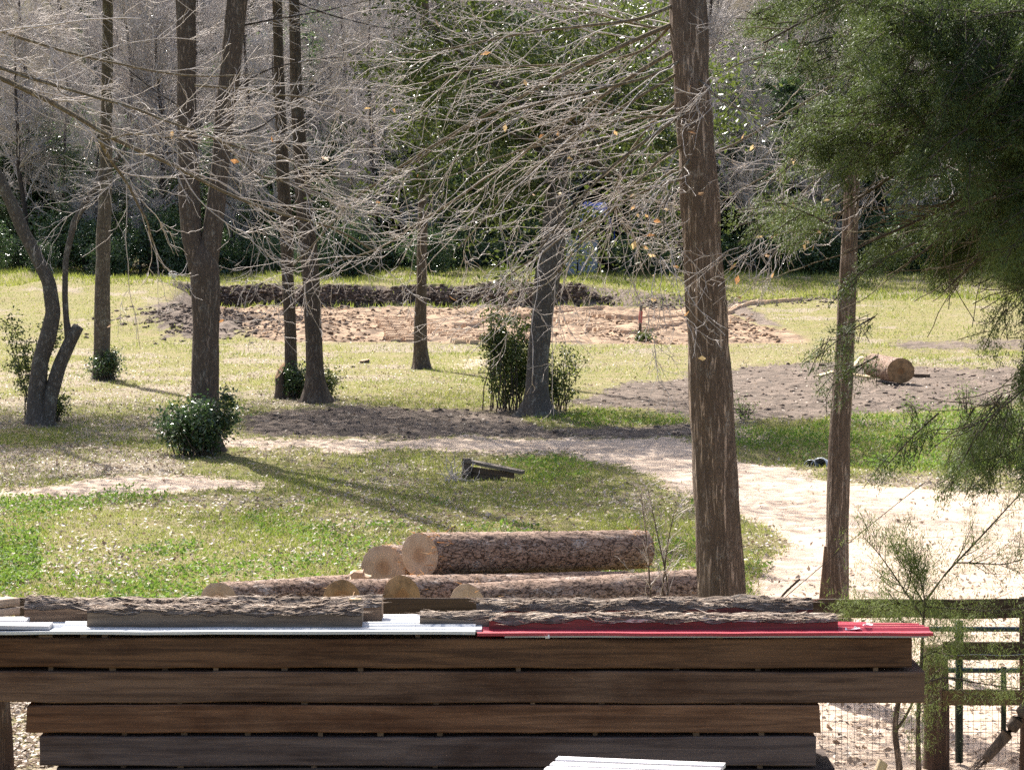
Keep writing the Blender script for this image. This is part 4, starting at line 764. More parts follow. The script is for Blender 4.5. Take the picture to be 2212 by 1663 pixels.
# log on the mud at the right, and the boards it lies on
p0, p1 = base(1946, 832), base(1880, 812)
log('short fat log lying on boards in the muddy ground', p0 + [0, 0, .36], LP(1886, 797, p0[1] + 1.9) * np.array([1, 1, 0]) + [0, 0, p0[2] + .40], .31, .29, .35, 'cut2', group='logs on the mud', shred=10)
MT['lumber_pale'] = wood('fresh_board', (.66, .54, .36), (.50, .38, .23), 0, 24); MT['lumber_dark'] = wood('muddy_board', (.20, .15, .11), (.11, .08, .06), 0, 24)
def board(name, label, a, b, wd, th, mat, cat='board', group=None, segs=24, bow=.0, wav=.004, roll=0.0, seed=None, endcut=0.0):
    """sawn board from a to b (axis line of its centre); local x runs along it"""
    a = np.array(a, float); b = np.array(b, float); L = np.linalg.norm(b - a); xd = (b - a) / L; yd = nrm(np.cross([0, 0, 1.], xd)[None])[0]; zd = np.cross(xd, yd)
    cr, sr = math.cos(roll), math.sin(roll); yd, zd = yd * cr + zd * sr, zd * cr - yd * sr
    s = np.linspace(0, L, segs); sd = rng.integers(0, 999) if seed is None else seed; bv = min(.006, th * .12)
    prof = np.array([(-wd/2, -th/2 + bv), (-wd/2 + bv, -th/2), (wd/2 - bv, -th/2), (wd/2, -th/2 + bv), (wd/2, th/2 - bv), (wd/2 - bv, th/2), (-wd/2 + bv, th/2), (-wd/2, th/2 - bv)])
    V = np.zeros((segs, 8, 3)); V[..., 0] = s[:, None]; V[..., 1] = prof[None, :, 0]; V[..., 2] = prof[None, :, 1] + bow * np.sin(np.pi * s / L)[:, None]
    V[..., 1] += wav * fbm(s[:, None] * 2.1, prof[None, :, 0] * 9, prof[None, :, 1] * 9, sd, 3); V[..., 2] += wav * fbm(s[:, None] * 2.3, prof[None, :, 0] * 9, prof[None, :, 1] * 9, sd + 5, 3)
    V[0, :, 0] += endcut * prof[:, 1]; V[-1, :, 0] += -endcut * prof[:, 1]
    i = np.arange(segs - 1)[:, None] * 8; k = np.arange(8)[None]; k2 = (k + 1) % 8; q = np.stack([i + k, i + k2, i + 8 + k2, i + 8 + k], -1).reshape(-1, 4)[:, ::-1]
    o = mesh(name, V.reshape(-1, 3), [q[:, ::-1] if False else q, np.arange(8)[None], (np.arange(8)[::-1] + 8 * (segs - 1))[None]], mat, None, False)
    o.location = tuple(a); o.rotation_mode = 'QUATERNION'; o.rotation_quaternion = Matrix(np.column_stack([xd, yd, zd]).tolist()).to_quaternion()
    return tag(o, label, cat, group)
z_ = np.array([0, 0, .05])
board('plank', 'pale plank poking out left of the muddy log', base(1838, 812) + z_, base(1885, 818) + z_, .14, .05, MT['lumber_pale'], group='planks round the muddy log')
board('plank', 'short pale plank lying left of the slim cedar-draped trunk', base(1768, 816) + z_, base(1800, 806) + z_, .14, .04, MT['lumber_pale'], group='planks round the muddy log')
board('plank', 'dark plank end sticking out right of the muddy log', base(1968, 813) + z_, base(2008, 814) + z_, .14, .07, MT['lumber_dark'], group='planks round the muddy log')
board('plank', 'thin pale plank tilted behind the muddy log', base(1838, 800) + [0, 0, .08], base(1862, 785) + [0, 0, .2], .12, .03, MT['lumber_pale'], group='planks round the muddy log')

# ------------------------------------------------------------------ small things in the clearing
def stump(name, label, u, v, v_top, w0, w1, mat, slant=.3, seed=3, cat='stump'):
    b = base(u, v); y = b[1]; tp = P(u, v_top, y); h = tp[2] - b[2]; root = thing(name, label, cat, b); S = 22; th = np.arange(S) * 2 * math.pi / S; n = 9; V = []
    for k in range(n):
        t = k / (n - 1); r = (w0 + (w1 - w0) * t) / 2 / F * y * (1 + .25 * math.exp(-t * 6)); rr = r * (1 + .1 * vn(np.cos(th) * 2, np.sin(th) * 2, t * 2, seed)); V.append(np.stack([b[0] + np.cos(th) * rr, b[1] + np.sin(th) * rr, b[2] - .03 + h * t * (1 + slant * np.cos(th - .6) * t * (w1 / F * y / 2) / h)], 1))
    V = np.array(V); i = np.arange(n - 1)[:, None] * S; k = np.arange(S)[None]; k2 = (k + 1) % S; mesh('bark', V.reshape(-1, 3), np.stack([i + k, i + k2, i + S + k2, i + S + k], -1).reshape(-1, 4), mat, root, True)
    mid = V[-1].mean(0); inner = mid + (V[-1] - mid) * .55 + [0, 0, .01]; mesh('broken_top', np.vstack([V[-1], inner]), [np.stack([k[0], k2[0], S + k2[0], S + k[0]], -1), (np.arange(S) + S)[None]], MT['cut2'], root); return root
stump('broken_stump', 'dark broken stump standing left of the thin trunk', 606, 862, 797, 24, 21, MT['bark_mid'], 1.6)
stump('low_stump', 'low dark stump alone in the grass before the pit', 788, 784, 775, 24, 20, MT['bark_mid'], .2, 8)
# stake with a red painted top
b = base(1382, 735); stk = thing('stake', 'rough stake with faded red ribbon at the front of the pit', 'stake', b); pt = P(np.array([1382, 1383, 1385]), np.array([735, 700, 660]), b[1]); trunk_mesh('post', pt, np.array([.055, .05, .05]), MT['bark_mid'], stk, 12, 20, seed=77)
MT['ribbon'] = plain('faded_red_ribbon', (.55, .16, .14), .7, 0, .4, 20); V, f = tubes(P(np.array([1383, 1384, 1385]), np.array([698, 680, 672]), b[1])[None], np.full((1, 3), .062), 12); mesh('ribbon', V, f, MT['ribbon'], stk, True)
# weathered plank ramp
MT['grey_wood'] = wood('weathered_grey_wood', (.24, .20, .16), (.11, .09, .07), 0, 26); MT['grey_wood_z'] = wood('weathered_grey_upright', (.15, .12, .10), (.07, .055, .045), 2, 26)
b = base(1008, 1034); yb = b[1]; rp = thing('plank_ramp', 'weathered plank frame sunk in the grass, sloping down to the right', 'wooden frame', b)
def sub(o, root):
    bpy.context.view_layer.update(); o.parent = root; o.location = Vector(o.location) - Vector(root.location)
    for kk in ('label', 'category'): 
        if kk in o: del o[kk]
    return o
sub(board('upright', '', P(1008, 1040, yb), P(1008, 990, yb), .16, .14, MT['grey_wood_z']), rp)
sub(board('top_plank', '', P(1008, 995, yb + .02), P(1130, 1020, yb - .3), .2, .055, MT['grey_wood']), rp)
sub(board('side_plank', '', P(1010, 1013, yb + .06), P(1110, 1027, yb - .2), .05, .1, MT['lumber_dark']), rp); sub(board('side_plank', '', P(1010, 1028, yb + .08), P(1080, 1034, yb - .1), .05, .12, MT['lumber_dark']), rp)
# brush beside it
b = base(985, 1040); s0 = b + rng.standard_normal((26, 3)) * [.12, .12, 0]; d = rng.standard_normal((26, 3)); d[:, 2] = np.abs(d[:, 2]) + .3; V, f = tubes(grow(s0, d, .25 + .3 * rng.random(26), 7, .25), np.linspace(.008, .004, 7)[None] * np.ones((26, 1)), 4)
tag(mesh('brush_pile', V, f, MT['twig'], smooth=True, origin=b), 'small heap of dead twigs left of the plank ramp', 'brush')
# culvert pipe ends
MT['galv'] = plain('galvanised_steel', (.55, .58, .62), .4, .55, .25, 14)
for (u, v, rad, lab) in ((1768, 1004, .17, 'corrugated grey culvert pipe end nearest the slim trunk'), (1748, 1003, .13, 'smaller grey culvert pipe end half buried beside the other')):
    b = base(u, v); n = 24; s = np.linspace(0, .55, n); ax = nrm(np.array([[.62, .75, .0]]))[0]; pts = b + np.array([0, 0, .02]) + ax[None] * s[:, None] - np.array([0, 0, .2]) * (s[:, None] / .55); S = 24
    Vo, fo = tubes(pts[None], (rad * (1 + .06 * np.sin(s * 90)))[None], S); Vi, fi = tubes(pts[None], (rad * .92 * (1 + .06 * np.sin(s * 90)))[None], S); k = np.arange(S); k2 = (k + 1) % S
    tag(mesh('culvert_pipe', np.vstack([Vo, Vi]), [fo[0], fi[0][:, ::-1] + len(Vo), np.stack([k, k2, k2 + len(Vo), k + len(Vo)], -1)], MT['galv'], None, True, origin=b), lab, 'pipe', 'culvert pipes')
# white bucket by the wood
u, v = 372, 612; yy = 124.0; xx = (u - CU) / F * yy; b = np.array([xx, yy, hz(xx, yy)]); MT['white'] = plain('white_plastic', (.8, .8, .8), .4, 0, .08, 5); yy = yy; bk = thing('bucket', 'small white bucket lying at the edge of the far wood', 'bucket', b)
V, f = tubes(np.array([[b + [0, 0, 0], b + [0, 0, .05], b + [.03, 0, .28], b + [.03, 0, .31]]]), np.array([[.15, .16, .19, .2]]), 18, True); mesh('pail', V, f, MT['white'], bk, True)
th = np.linspace(0, math.pi, 12); V, f = tubes((b + np.stack([.03 + .2 * np.cos(th), 0 * th, .3 + .12 * np.sin(th)], 1))[None], np.full((1, 12), .012), 5); mesh('handle', V, f, MT['galv'], bk, True)
# bare sapling by the logs, dead stick, wires, leaning board
b = P(1415, 1420, 26.6); b[2] = hz(b[0], b[1]); sap = thing('bare_sapling', 'thin bare sapling before the right end of the log pile', 'sapling', b)
q = np.stack([resample(np.vstack([[b], P(np.array(us), np.array(vs_), 26.6)]), 12) for us, vs_ in (([1450, 1430, 1415, 1400], [1290, 1200, 1130, 1060]), ([1405, 1400, 1385], [1290, 1190, 1070]), ([1430, 1440, 1460], [1290, 1180, 1090]))]); rr = np.linspace(.012, .004, 12)[None] * np.ones((3, 1)); V, f = tubes(q, rr, 5); mesh('stem', V, f, MT['bark_mid'], sap, True)
C1, R1 = kids(q, rr, 60, (.2, .6), 7, (.3, .8), .15, (0, 0, .04), .6, .25, .0032); C2, R2 = kids(C1, R1, 120, (.08, .25), 5, (.4, .9), .2, (0, 0, .03), .8, .1, .0028); ac = Acc(); [ac.add(*tubes(c, r_, 3)) for c, r_ in ((C1, R1), (C2, R2))]; ac.build('twigs', MT['twig'], sap, True)
MT['board_brown'] = wood('brown_board', (.19, .125, .08), (.10, .065, .045), 2, 26)
lb = base(1775, 1380); V = np.array([P(1760, 1400, 26.1), P(1790, 1400, 26.1), P(1787, 1180, 26.25), P(1781, 1180, 26.25)]); V2 = V + [0, .04, 0]; tag(mesh('leaning_board', np.vstack([V, V2]), np.array([(0,1,2,3),(7,6,5,4),(0,4,5,1),(1,5,6,2),(2,6,7,3),(3,7,4,0)]), MT['board_brown'], origin=V[0]), 'narrow dark tapering board leaning against the slimmer trunk', 'board')
for (pts, r_, lab, nm, cat) in (([(1672, 1310), (1760, 1235), (1830, 1175), (1940, 1085), (2000, 1040)], .0035, 'thin slanting wire crossing before the slimmer trunk', 'guy_wire', 'wire'), ([(1670, 1310), (1700, 1275), (1728, 1250)], .011, 'short dead stick slanting up from the fence rail', 'dead_stick', 'stick')):
    p = np.array(pts, float); q = resample(P(p[:, 0], p[:, 1], 23.5), 14); V, f = tubes(q[None], np.full((1, 14), r_), 5, True); tag(mesh(nm, V, f, MT['bark_mid'], smooth=True, origin=q[0]), lab, cat)
# things glimpsed in the wood: tarp shelter, panel, pale roofed house
MT['tarp'] = plain('blue_tarpaulin', (.04, .10, .42), .5, 0, .5, 2.5); yb = 136.5; c0 = P(1285, 470, yb); gz = hz(c0[0], yb); tr = thing('tarp_shelter', 'blue tarpaulin slung over poles among the wood-edge shrubs', 'shelter', (c0[0], yb, gz))
n = 18; uu, vv = np.meshgrid(np.linspace(-1, 1, n), np.linspace(-1, 1, n)); top = c0[2] + .8; Vt = np.stack([c0[0] + uu * 1.0, yb + vv * 1.4, top - .75 * np.abs(vv) ** 1.2 - 1.3 * sst(.55, 1, np.abs(uu)) + .08 * fbm(uu * 3, vv * 3, 0, 7, 3)], -1).reshape(-1, 3); ii = np.arange(n * n).reshape(n, n)
mesh('tarp', Vt, np.stack([ii[:-1, :-1], ii[:-1, 1:], ii[1:, 1:], ii[1:, :-1]], -1).reshape(-1, 4), MT['tarp'], tr, True)
for sx_, sy_ in ((-1, -1), (1, -1), (1, 1), (-1, 1)): V, f = tubes(np.array([[(c0[0] + sx_ * .92, yb + sy_ * 1.25, gz - .05), (c0[0] + sx_ * .9, yb + sy_ * 1.2, top - .9)]]), np.full((1, 2), .04), 8, True); mesh('pole', V, f, MT['far_bark'], tr, True)
MT['panel'] = plain('pale_grey_panel', (.42, .44, .47), .6, 0, .2, 3); a0 = P(1222, 566, 136); a1 = P(1290, 522, 136); pn = thing('grey_cabinet', 'pale grey flat-sided box at the wood edge under the blue tarp', 'box', (a0[0], 136, hz(a0[0], 136))); ac = Acc(); ac.box((a0[0], 135.6, hz(a0[0], 136) - .05), (a1[0], 136.6, a1[2])); ac.build('body', MT['panel'], pn); ac = Acc(); ac.box((a0[0] - .04, 135.55, a1[2] + .002), (a1[0] + .04, 136.65, a1[2] + .06)); ac.build('lid', MT['panel'], pn)
yb = 154.0; h0 = P(-60, 345, yb); h1 = P(195, 345, yb); gz = hz(h0[0], yb); hs = thing('house', 'house with pale roof glimpsed behind the evergreens', 'house', (h0[0], yb, gz)); MT['roofm'] = plain('pale_metal_roof', (.68, .68, .70), .45, 0, .12, 3); MT['wallh'] = plain('dark_siding', (.10, .085, .07), .8, 0, .3, 2)
ac = Acc(); ac.box((h0[0] + .3, yb, gz - .1), (h1[0] - .3, yb + 6, h0[2] - .05)); ac.build('wall', MT['wallh'], hs); ac = Acc(); x0, x1, zt = h0[0], h1[0], h0[2]
ac.add([(x0, yb - .4, zt), (x1, yb - .4, zt), (x1, yb + 3, zt + .75), (x0, yb + 3, zt + .75), (x1, yb + 6.4, zt), (x0, yb + 6.4, zt)], np.array([(0, 1, 2, 3), (3, 2, 4, 5)])); ac.add([(x0, yb - .4, zt - .04), (x1, yb - .4, zt - .04), (x1, yb + 6.4, zt - .04), (x0, yb + 6.4, zt - .04)], np.array([(3, 2, 1, 0)])); ac.build('roof', MT['roofm'], hs)
for wx in (.3, .62): 
    ac = Acc(); xx = x0 + (x1 - x0) * wx; ac.box((xx - .45, yb - .03, zt - 1.6), (xx + .45, yb + .02, zt - .7)); ac.build('window', MT['galv'], hs)

# ------------------------------------------------------------------ fence
MT['rail'] = wood('dark_rail', (.10, .068, .05), (.05, .034, .026), 0, 22, rough=.9); MT['post'] = bark('cedar_post', (.07, .042, .03), (.20, .13, .095), (.3, .28, .24), .3, 30, .06)
YF = 20.6; fz = P(1100, 1660, YF)[2]; fb = P(30, 1685, YF); fb[2] = hz(fb[0], YF); fe = thing('board_fence', 'dark board fence running behind the lumber stack', 'fence', fb)
sub(board('rail', '', P(33, 1312, YF), P(2900, 1314, YF), .04, .15, MT['rail'], segs=80, wav=.008, roll=0), fe)
sub(board('rail', '', P(2036, 1404, YF - .06), P(2900, 1411, YF - .06), .04, .145, MT['rail'], segs=40, wav=.006), fe); sub(board('rail', '', P(2036, 1505, YF), P(2330, 1506, YF), .04, .12, wood('tan_rail', (.17, .115, .06), (.10, .065, .04), 0), segs=20, wav=.006), fe)
for (u0, v0, u1, v1, w_) in ((2022, 1690, 2018, 1395, 54), (14, 1690, 2, 1500, 34), (2222, 1690, 2222, 1290, 40), (2860, 1690, 2860, 1290, 40)):
    a, b2 = P(u0, v0, YF + .08), P(u1, v1, YF + .08); a[2] = hz(a[0], a[1]) - .05; trunk_mesh('post', np.array([a, (a + b2) / 2 + [.008, 0, 0], b2]), np.full(3, w_ / 2 / F * YF) * np.array([1.05, 1, .95]), MT['post'], fe, 18, 16, .08, 3, 61)
MT['gate_tube'] = plain('blue_green_gate_tube', (.05, .09, .10), .3, .2, .2, 8, .6); YG = 21.0; gb_ = P(1800, 1685, YG); gb_[2] = hz(gb_[0], YG); gt = thing('wire_gate', 'steel tube gate with wire mesh beside the cedar post', 'gate', gb_); MT['green_steel'] = plain('dark_green_steel', (.018, .038, .033), .45, .2, .3, 10)
for v_, r_ in ((1358, .021), (1447, .021)):
    q = P(np.array([1600., 1900, 2330]), np.array([v_ - 1, v_, v_ + 1]), YG); V, f = tubes(q[None], np.full((1, 3), r_), 12, True); mesh('tube', V, f, MT['gate_tube'], gt, True)
for u_, v0, v1, w_ in ((2072, 1660, 1340, 17), (2168, 1598, 1440, 12), (1640, 1680, 1350, 14)):
    q = P(np.array([u_, u_]), np.array([v0, v1]), YG - .03); q[0, 2] = hz(q[0, 0], q[0, 1]) if v0 > 1640 else q[0, 2]; V, f = tubes(q[None], np.full((1, 2), w_ / 2 / F * YG), 10, True); mesh('upright', V, f, MT['green_steel'], gt, True)
us = np.arange(1600, 2330, 13.6); ac = Acc(); MT['wire'] = plain('dull_wire', (.10, .10, .10), .5, .5, .3, 20)
top_, bot_ = P(us, 1440 + 0 * us, YG + .04), P(us + rng.uniform(-1.5, 1.5, len(us)), 1676 + 0 * us, YG + .04); V, f = tubes(np.stack([top_, (top_ + bot_) / 2 + rng.standard_normal((len(us), 3)) * .003, bot_], 1), np.full((len(us), 3), .0017), 4); ac.add(V, f)
for k, v_ in enumerate(np.linspace(1442, 1674, 11)): 
    uu = np.linspace(1600, 2330, 20); q = P(uu, v_ + 1.2 * np.sin(uu * .021 + k), YG + .04); V, f = tubes(q[None], np.full((1, 20), .0017), 4); ac.add(V, f)
ac.build('wire_mesh', MT['wire'], gt, True)
uu = np.linspace(2040, 2330, 16); q = P(uu, 1415 - .01 * (uu - 2040) + 1.5 * np.sin(uu * .05), YF - .12); V, f = tubes(q[None], np.full((1, 16), .003), 4); tag(mesh('barbed_wire', V, f, MT['galv'], smooth=True, origin=q[0]), 'single barbed wire strung across the second fence rail', 'wire')
# dead branch, thin stem and pale plank end in front of the gate
p = np.array([(2250, 1500), (2212, 1535), (2180, 1580), (2150, 1615), (2128, 1640)], float); q = resample(P(p[:, 0], p[:, 1], 20.0), 16); rr = np.linspace(.065, .035, 16); db = thing('dead_branch', 'splintered grey dead branch hanging at the gate', 'branch', q[0]); V, f = tubes(q[None], rr[None], 10, True); mesh('limb', V, f, MT['grey_wood_z'], db, True)
V, f = blades(q[-1] + rng.standard_normal((40, 3)) * .025, .08 + .12 * rng.random(40), .012, .22, d=np.tile(nrm((q[-1] - q[-4])[None]), (40, 1))); mesh('splinters', V, f, MT['grey_wood_z'], db)['kind'] = 'stuff'
ds = thing('dead_sapling', 'thin dark dead stem forking before the wire mesh', 'sapling', np.array([*P(1942, 1690, 19.9)[:2], hz(*P(1942, 1690, 19.9)[:2])]))
for k, (pts, w_) in enumerate((([(1945, 1700), (1942, 1640), (1932, 1590), (1936, 1530), (1950, 1480), (1960, 1440)], 16), ([(1934, 1580), (1955, 1550), (1975, 1510), (1985, 1470)], 7))):
    p = np.array(pts, float); q = resample(P(p[:, 0], p[:, 1], 19.9), 14); V, f = tubes(q[None], (w_ / 2 / F * 19.9 * np.linspace(1, .6, 14))[None], 8); mesh('stem', V, f, MT['bark_mid'], ds, True)
board('plank_end', 'pale plank end leaning at the foot of the dead sapling', P(1880, 1720, 18.9), P(1908, 1645, 19.0), .03, .1, MT['lumber_pale'], seed=4)

# ------------------------------------------------------------------ lumber stack
YS = 14.2; ppm = F / YS
WC = [((0.189, 0.101, 0.054), (0.081, 0.044, 0.026)), ((0.213, 0.128, 0.083), (0.104, 0.061, 0.041)), ((0.305, 0.159, 0.088), (0.159, 0.081, 0.046)), ((0.195, 0.137, 0.112), (0.104, 0.073, 0.063)), ((0.110, 0.079, 0.061), (0.061, 0.043, 0.037)), ((0.134, 0.098, 0.073), (0.073, 0.049, 0.037))]
rows_ = [(-110, 1978, 1379, 1441, 'topmost timber under the metal sheets, dark brown'), (-160, 2006, 1451, 1517, 'second timber down, longest and greyish brown'), (46, 1779, 1524, 1582, 'third timber down, reddish with a long crack'), (74, 1770, 1591, 1653, 'fourth timber down, grey with round knots'), (110, 1812, 1661, 1722, 'bottom timber just showing under the fourth')]
for k, (u0, u1, v0, v1, lab) in enumerate(rows_):
    m_ = wood(f'sawn_timber_{ORD[k + 1]}', WC[k][0], WC[k][1], 0, 34, (.45, .36, .31), .85, .85, .8); yc = YS + .275; c = (v0 + v1) / 2
    zc = P(1106, c, YS)[2]; a = np.array([(u0 - CU) / ppm, yc, zc]); b2 = np.array([(u1 - CU) / ppm, yc, zc]); board('sawn_timber', lab + ', in the drying stack', a, b2, .55, (v1 - v0) / ppm * 1.03, m_, 'timber', 'timbers of the drying stack', 70, rng.uniform(-.006, .006), .0065, 0, None, (.0, .0, .06, .0, 0)[k])
    if k == 4: zbot = zc - (v1 - v0) / ppm / 2
gz = hz(0, YS + .3); u0, u1 = 110, 1790; nb = 2; zz = zbot
ac_lab = ['left', 'middle', 'right']
for kk, xx in enumerate((-2.2, -.2, 1.4)): board('bearer', f'short bearer block under the {ac_lab[kk]} of the drying stack', (xx, YS - .02, (zbot + gz) / 2 - .03), (xx, YS + .56, (zbot + gz) / 2 - .03), .15, zbot - gz + .06, MT['lumber_dark'], 'block', 'bearers under the stack', 8)
MT['sticker'] = wood('spacer_wood', (.20, .135, .09), (.12, .08, .05), 1, 30)
gaps = [(1372.5, 1379.3, [88, 170, 217, 900, 1560], 'metal sheets and the topmost timber'), (1440.5, 1451.6, [97, 233, 347, 459, 609, 775, 1120, 1465, 1644, 1900], 'topmost and second timbers'), (1516.5, 1524.6, [380, 652, 940, 1151, 1302, 1600], 'second and third timbers'), (1581.5, 1591.6, [257, 388, 527, 687, 818, 948, 1288, 1509, 1652], 'third and fourth timbers'), (1652.5, 1661.6, [254, 380, 672, 938, 1330, 1649], 'fourth and bottom timbers')]
for v0, v1, uss, lab in gaps:
    for n, u_ in enumerate(uss):
        ww = (.026, .034, .03)[n % 3] + (.05 if u_ == 88 else 0); x_ = (u_ - CU) / ppm; zc = P(1106, (v0 + v1) / 2, YS)[2]
        board('spacer', f'small wooden spacer between the {lab}, {ORD[n + 1]} from the left', (x_, YS + .012 + .03 * rng.random(), zc), (x_, YS + .54, zc), ww, (v1 - v0) / ppm, MT['sticker'], 'spacer', 'spacers in the drying stack', 4, 0, .001)
# roofing sheets: rib profile across, running along x
def sheet(name, label, u0, u1, v_front, dep, mat, y0=YS - .03, tilt=.0, nrib=3, lip=.016, rib=.02, dz=0.0, under=None):
    xa, xb = (u0 - CU) / ppm, (u1 - CU) / ppm; zf = P(1106, v_front, y0)[2] + dz; pr = [(0, -lip), (0, 0), (.028, .002)]; st_ = dep / nrib
    for k in range(nrib):
        y_ = .028 + k * st_; pr += [(y_ + st_ * .55, .002), (y_ + st_ * .55 + .02, rib), (y_ + st_ * .55 + .06, rib), (y_ + st_ * .55 + .08, .002)]
    pr += [(dep, .002)]; pr = np.array(pr); n = 40; xs = np.linspace(xa, xb, n); V = np.zeros((n, len(pr), 3)); V[..., 0] = xs[:, None]; V[..., 1] = y0 + pr[None, :, 0]; V[..., 2] = zf + pr[None, :, 1] + tilt * pr[None, :, 0] + .0025 * fbm(xs[:, None] * 2.5, pr[None, :, 0] * 4, 0, 13, 3)
    m_ = len(pr); ii = np.arange(n * m_).reshape(n, m_); q = np.stack([ii[:-1, :-1], ii[1:, :-1], ii[1:, 1:], ii[:-1, 1:]], -1).reshape(-1, 4)
    Vb = V.copy(); Vb[..., 2] -= .0015; Vb[:, 0, 1] += .0015; Vb[:, 1, 1] += .0015; VV = np.vstack([V.reshape(-1, 3), Vb.reshape(-1, 3)]); N0 = n * m_
    fr = np.stack([ii[:-1, 0], ii[1:, 0], ii[1:, 0] + N0, ii[:-1, 0] + N0], -1); e0 = np.stack([ii[0, :-1], ii[0, 1:], ii[0, 1:] + N0, ii[0, :-1] + N0], -1); e1 = np.stack([ii[-1, :-1], ii[-1, 1:], ii[-1, 1:] + N0, ii[-1, :-1] + N0], -1)[:, ::-1]
    return tag(mesh(name, VV, [q, q[:, ::-1] + N0, fr[:, ::-1], e0[:, ::-1], e1[:, ::-1]], mat, None, False, origin=(xa, y0, zf)), label, 'metal sheet', 'roofing sheets on the stack')
MT['silver'] = plain('bare_roofing_steel', (.72, .74, .76), .38, .15, .38, 3, .5, 0); MT['red'] = plain('red_painted_steel', (.55, .035, .07), .38, 0, .45, 4, .5, 0); MT['grey_edge'] = plain('pale_sheet_underside', (.42, .40, .37), .6, 0, .15, 6)
sheet('roofing_sheet', 'long bare silver roofing sheet on the left of the stack', -160, 1026, 1363, .56, MT['silver'], tilt=-.05)
sheet('roofing_sheet', 'second silver roofing sheet lapped over the first, ending at the red', 120, 1040, 1360, .56, MT['silver'], YS + .03, -.048, dz=.006)
sheet('roofing_sheet', 'long red painted roofing sheet on the right of the stack', 1030, 2022, 1367, .52, MT['red'], YS - .028, -.095, dz=.002)
sheet('roofing_sheet', 'short red roofing sheet lying on the long red one', 1500, 1902, 1363, .28, MT['red'], YS + .14, -.09, dz=.012)
board('edge_strip', 'pale grey edging strip along the lip of the red sheet', ((1090 - CU) / ppm, YS - .02, P(1106, 1371.5, YS)[2] - .002), ((2010 - CU) / ppm, YS - .02, P(1106, 1371.5, YS)[2] - .002), .012, .014, MT['grey_edge'], 'strip', seed=6, wav=.001)
# bark-edged slabs lying on the sheets
def slab(label, u0, u1, v_top, v_bot, y0, dep, mat_cut, seed, drop=0.0, rough=.015, fib=620):
    xa, xb = (u0 - CU) / F * y0, (u1 - CU) / F * y0; zb = P(1106, v_bot, y0)[2]; zt = P(1106, v_top, y0)[2]; h = zt - zb; L = xb - xa; root = thing('bark_slab', label, 'slab', (xa, y0, zb), 'bark-edged slabs weighing down the sheets')
    n = 110; m_ = 26; xs = np.linspace(xa, xb, n); a = np.linspace(0, 1, m_); yy = y0 + dep * a; prof = .62 + .38 * np.sqrt(np.clip(1 - (2 * a - 1) ** 2, 0, 1)); X, Aa = np.meshgrid(xs, a, indexing='ij')
    hh = h * prof[None] * (1 + .10 * fbm(xs * 1.1, seed, 0, 3, 3)[:, None]) + rough * (fbm(X * 8, Aa * 6, seed, 5, 4) + .8 * np.abs(vn(X * 7, Aa * 14, seed, 6)) - .3) + drop * (xs - xa)[:, None] / L
    top = np.stack([X, np.broadcast_to(yy, X.shape), zb + hh], -1); ii = np.arange(n * m_).reshape(n, m_)
    mesh('bark', top.reshape(-1, 3), np.stack([ii[:-1, :-1], ii[1:, :-1], ii[1:, 1:], ii[:-1, 1:]], -1).reshape(-1, 4), MT['slabbark'], root, True)
    e = .003; f0 = top[:, 0] + [0, e, -e]; b0 = top[:, -1] + [0, -e, -e]; f1 = f0.copy(); f1[:, 2] = zb; b1 = b0.copy(); b1[:, 2] = zb; VV = np.vstack([f1, f0, b0, b1]); i = np.arange(n - 1); qs = [np.stack([i, i + 1, n + i + 1, n + i], -1), np.stack([2 * n + i, 2 * n + i + 1, 3 * n + i + 1, 3 * n + i], -1), np.stack([3 * n + i, 3 * n + i + 1, i + 1, i], -1)]
    caps = []; off = len(VV); 
    for e_ in (0, n - 1):
        ring = np.vstack([top[e_], [[top[e_, -1, 0], top[e_, -1, 1], zb], [top[e_, 0, 0], top[e_, 0, 1], zb]]]); VV = np.vstack([VV, ring]); ids = np.arange(off, off + m_ + 2); caps.append(ids[None] if e_ else ids[None, ::-1]); off += m_ + 2
    mesh('sawn_face', VV, qs + caps, mat_cut, root, False)
    k = rng.integers(0, n, fib); j = rng.integers(0, 14, fib); C = top[k, j]; sg_ = np.sign(rng.standard_normal(fib)); V, f = blades(C, 0.03 + .07 * rng.random(fib), .012, .14, d=np.stack([sg_, -.1 + .2 * rng.standard_normal(fib), .05 + .16 * rng.random(fib)], 1)); mesh('bark_fibres', V, f, MT['fibre'], root, tint=rep(rng.random(fib), 3))['kind'] = 'stuff'; return root
MT['slabbark'] = bark('fibrous_bark', (.10, .072, .055), (.58, .48, .40), (.6, .55, .5), .5, 1, 1, .9, .02)
nt = MT['slabbark'].node_tree
for nd in nt.nodes:
    if nd.type == 'MAPPING': nd.inputs['Scale'].default_value = (4, 34, 34)
    if nd.type == 'TEX_NOISE' and nd.inputs['Scale'].default_value == 1: nd.inputs['Scale'].default_value = 1.1
    if nd.type == 'TEX_NOISE' and nd.inputs['Scale'].default_value > 5: nd.inputs['Scale'].default_value *= .06
MT['fibre'] = leafmat('bark_fibre', (.14, .095, .07), (.62, .50, .40), .1, .8, .2)
MT['slab_brown'] = wood('slab_face_brown', (.30, .20, .13), (.115, .075, .052), 0, 26); MT['slab_grey'] = wood('slab_face_grey', (.29, .225, .165), (.11, .082, .06), 0, 20); MT['slab_red_bounce'] = wood('slab_face_red_bounce', (.25, .085, .07), (.13, .045, .04), 0, 20)  # right-hand slabs: the sheet's red bounce light coloured into the wood
slab('long grey slab lying behind on the silver sheet', 43, 822, 1296, 1350, YS + .30, .2, MT['slab_brown'], 1.3)
slab('grey slab lying in front on the silver sheet', 180, 779, 1311, 1356, YS + .10, .17, MT['slab_grey'], 4.7, rough=.013)
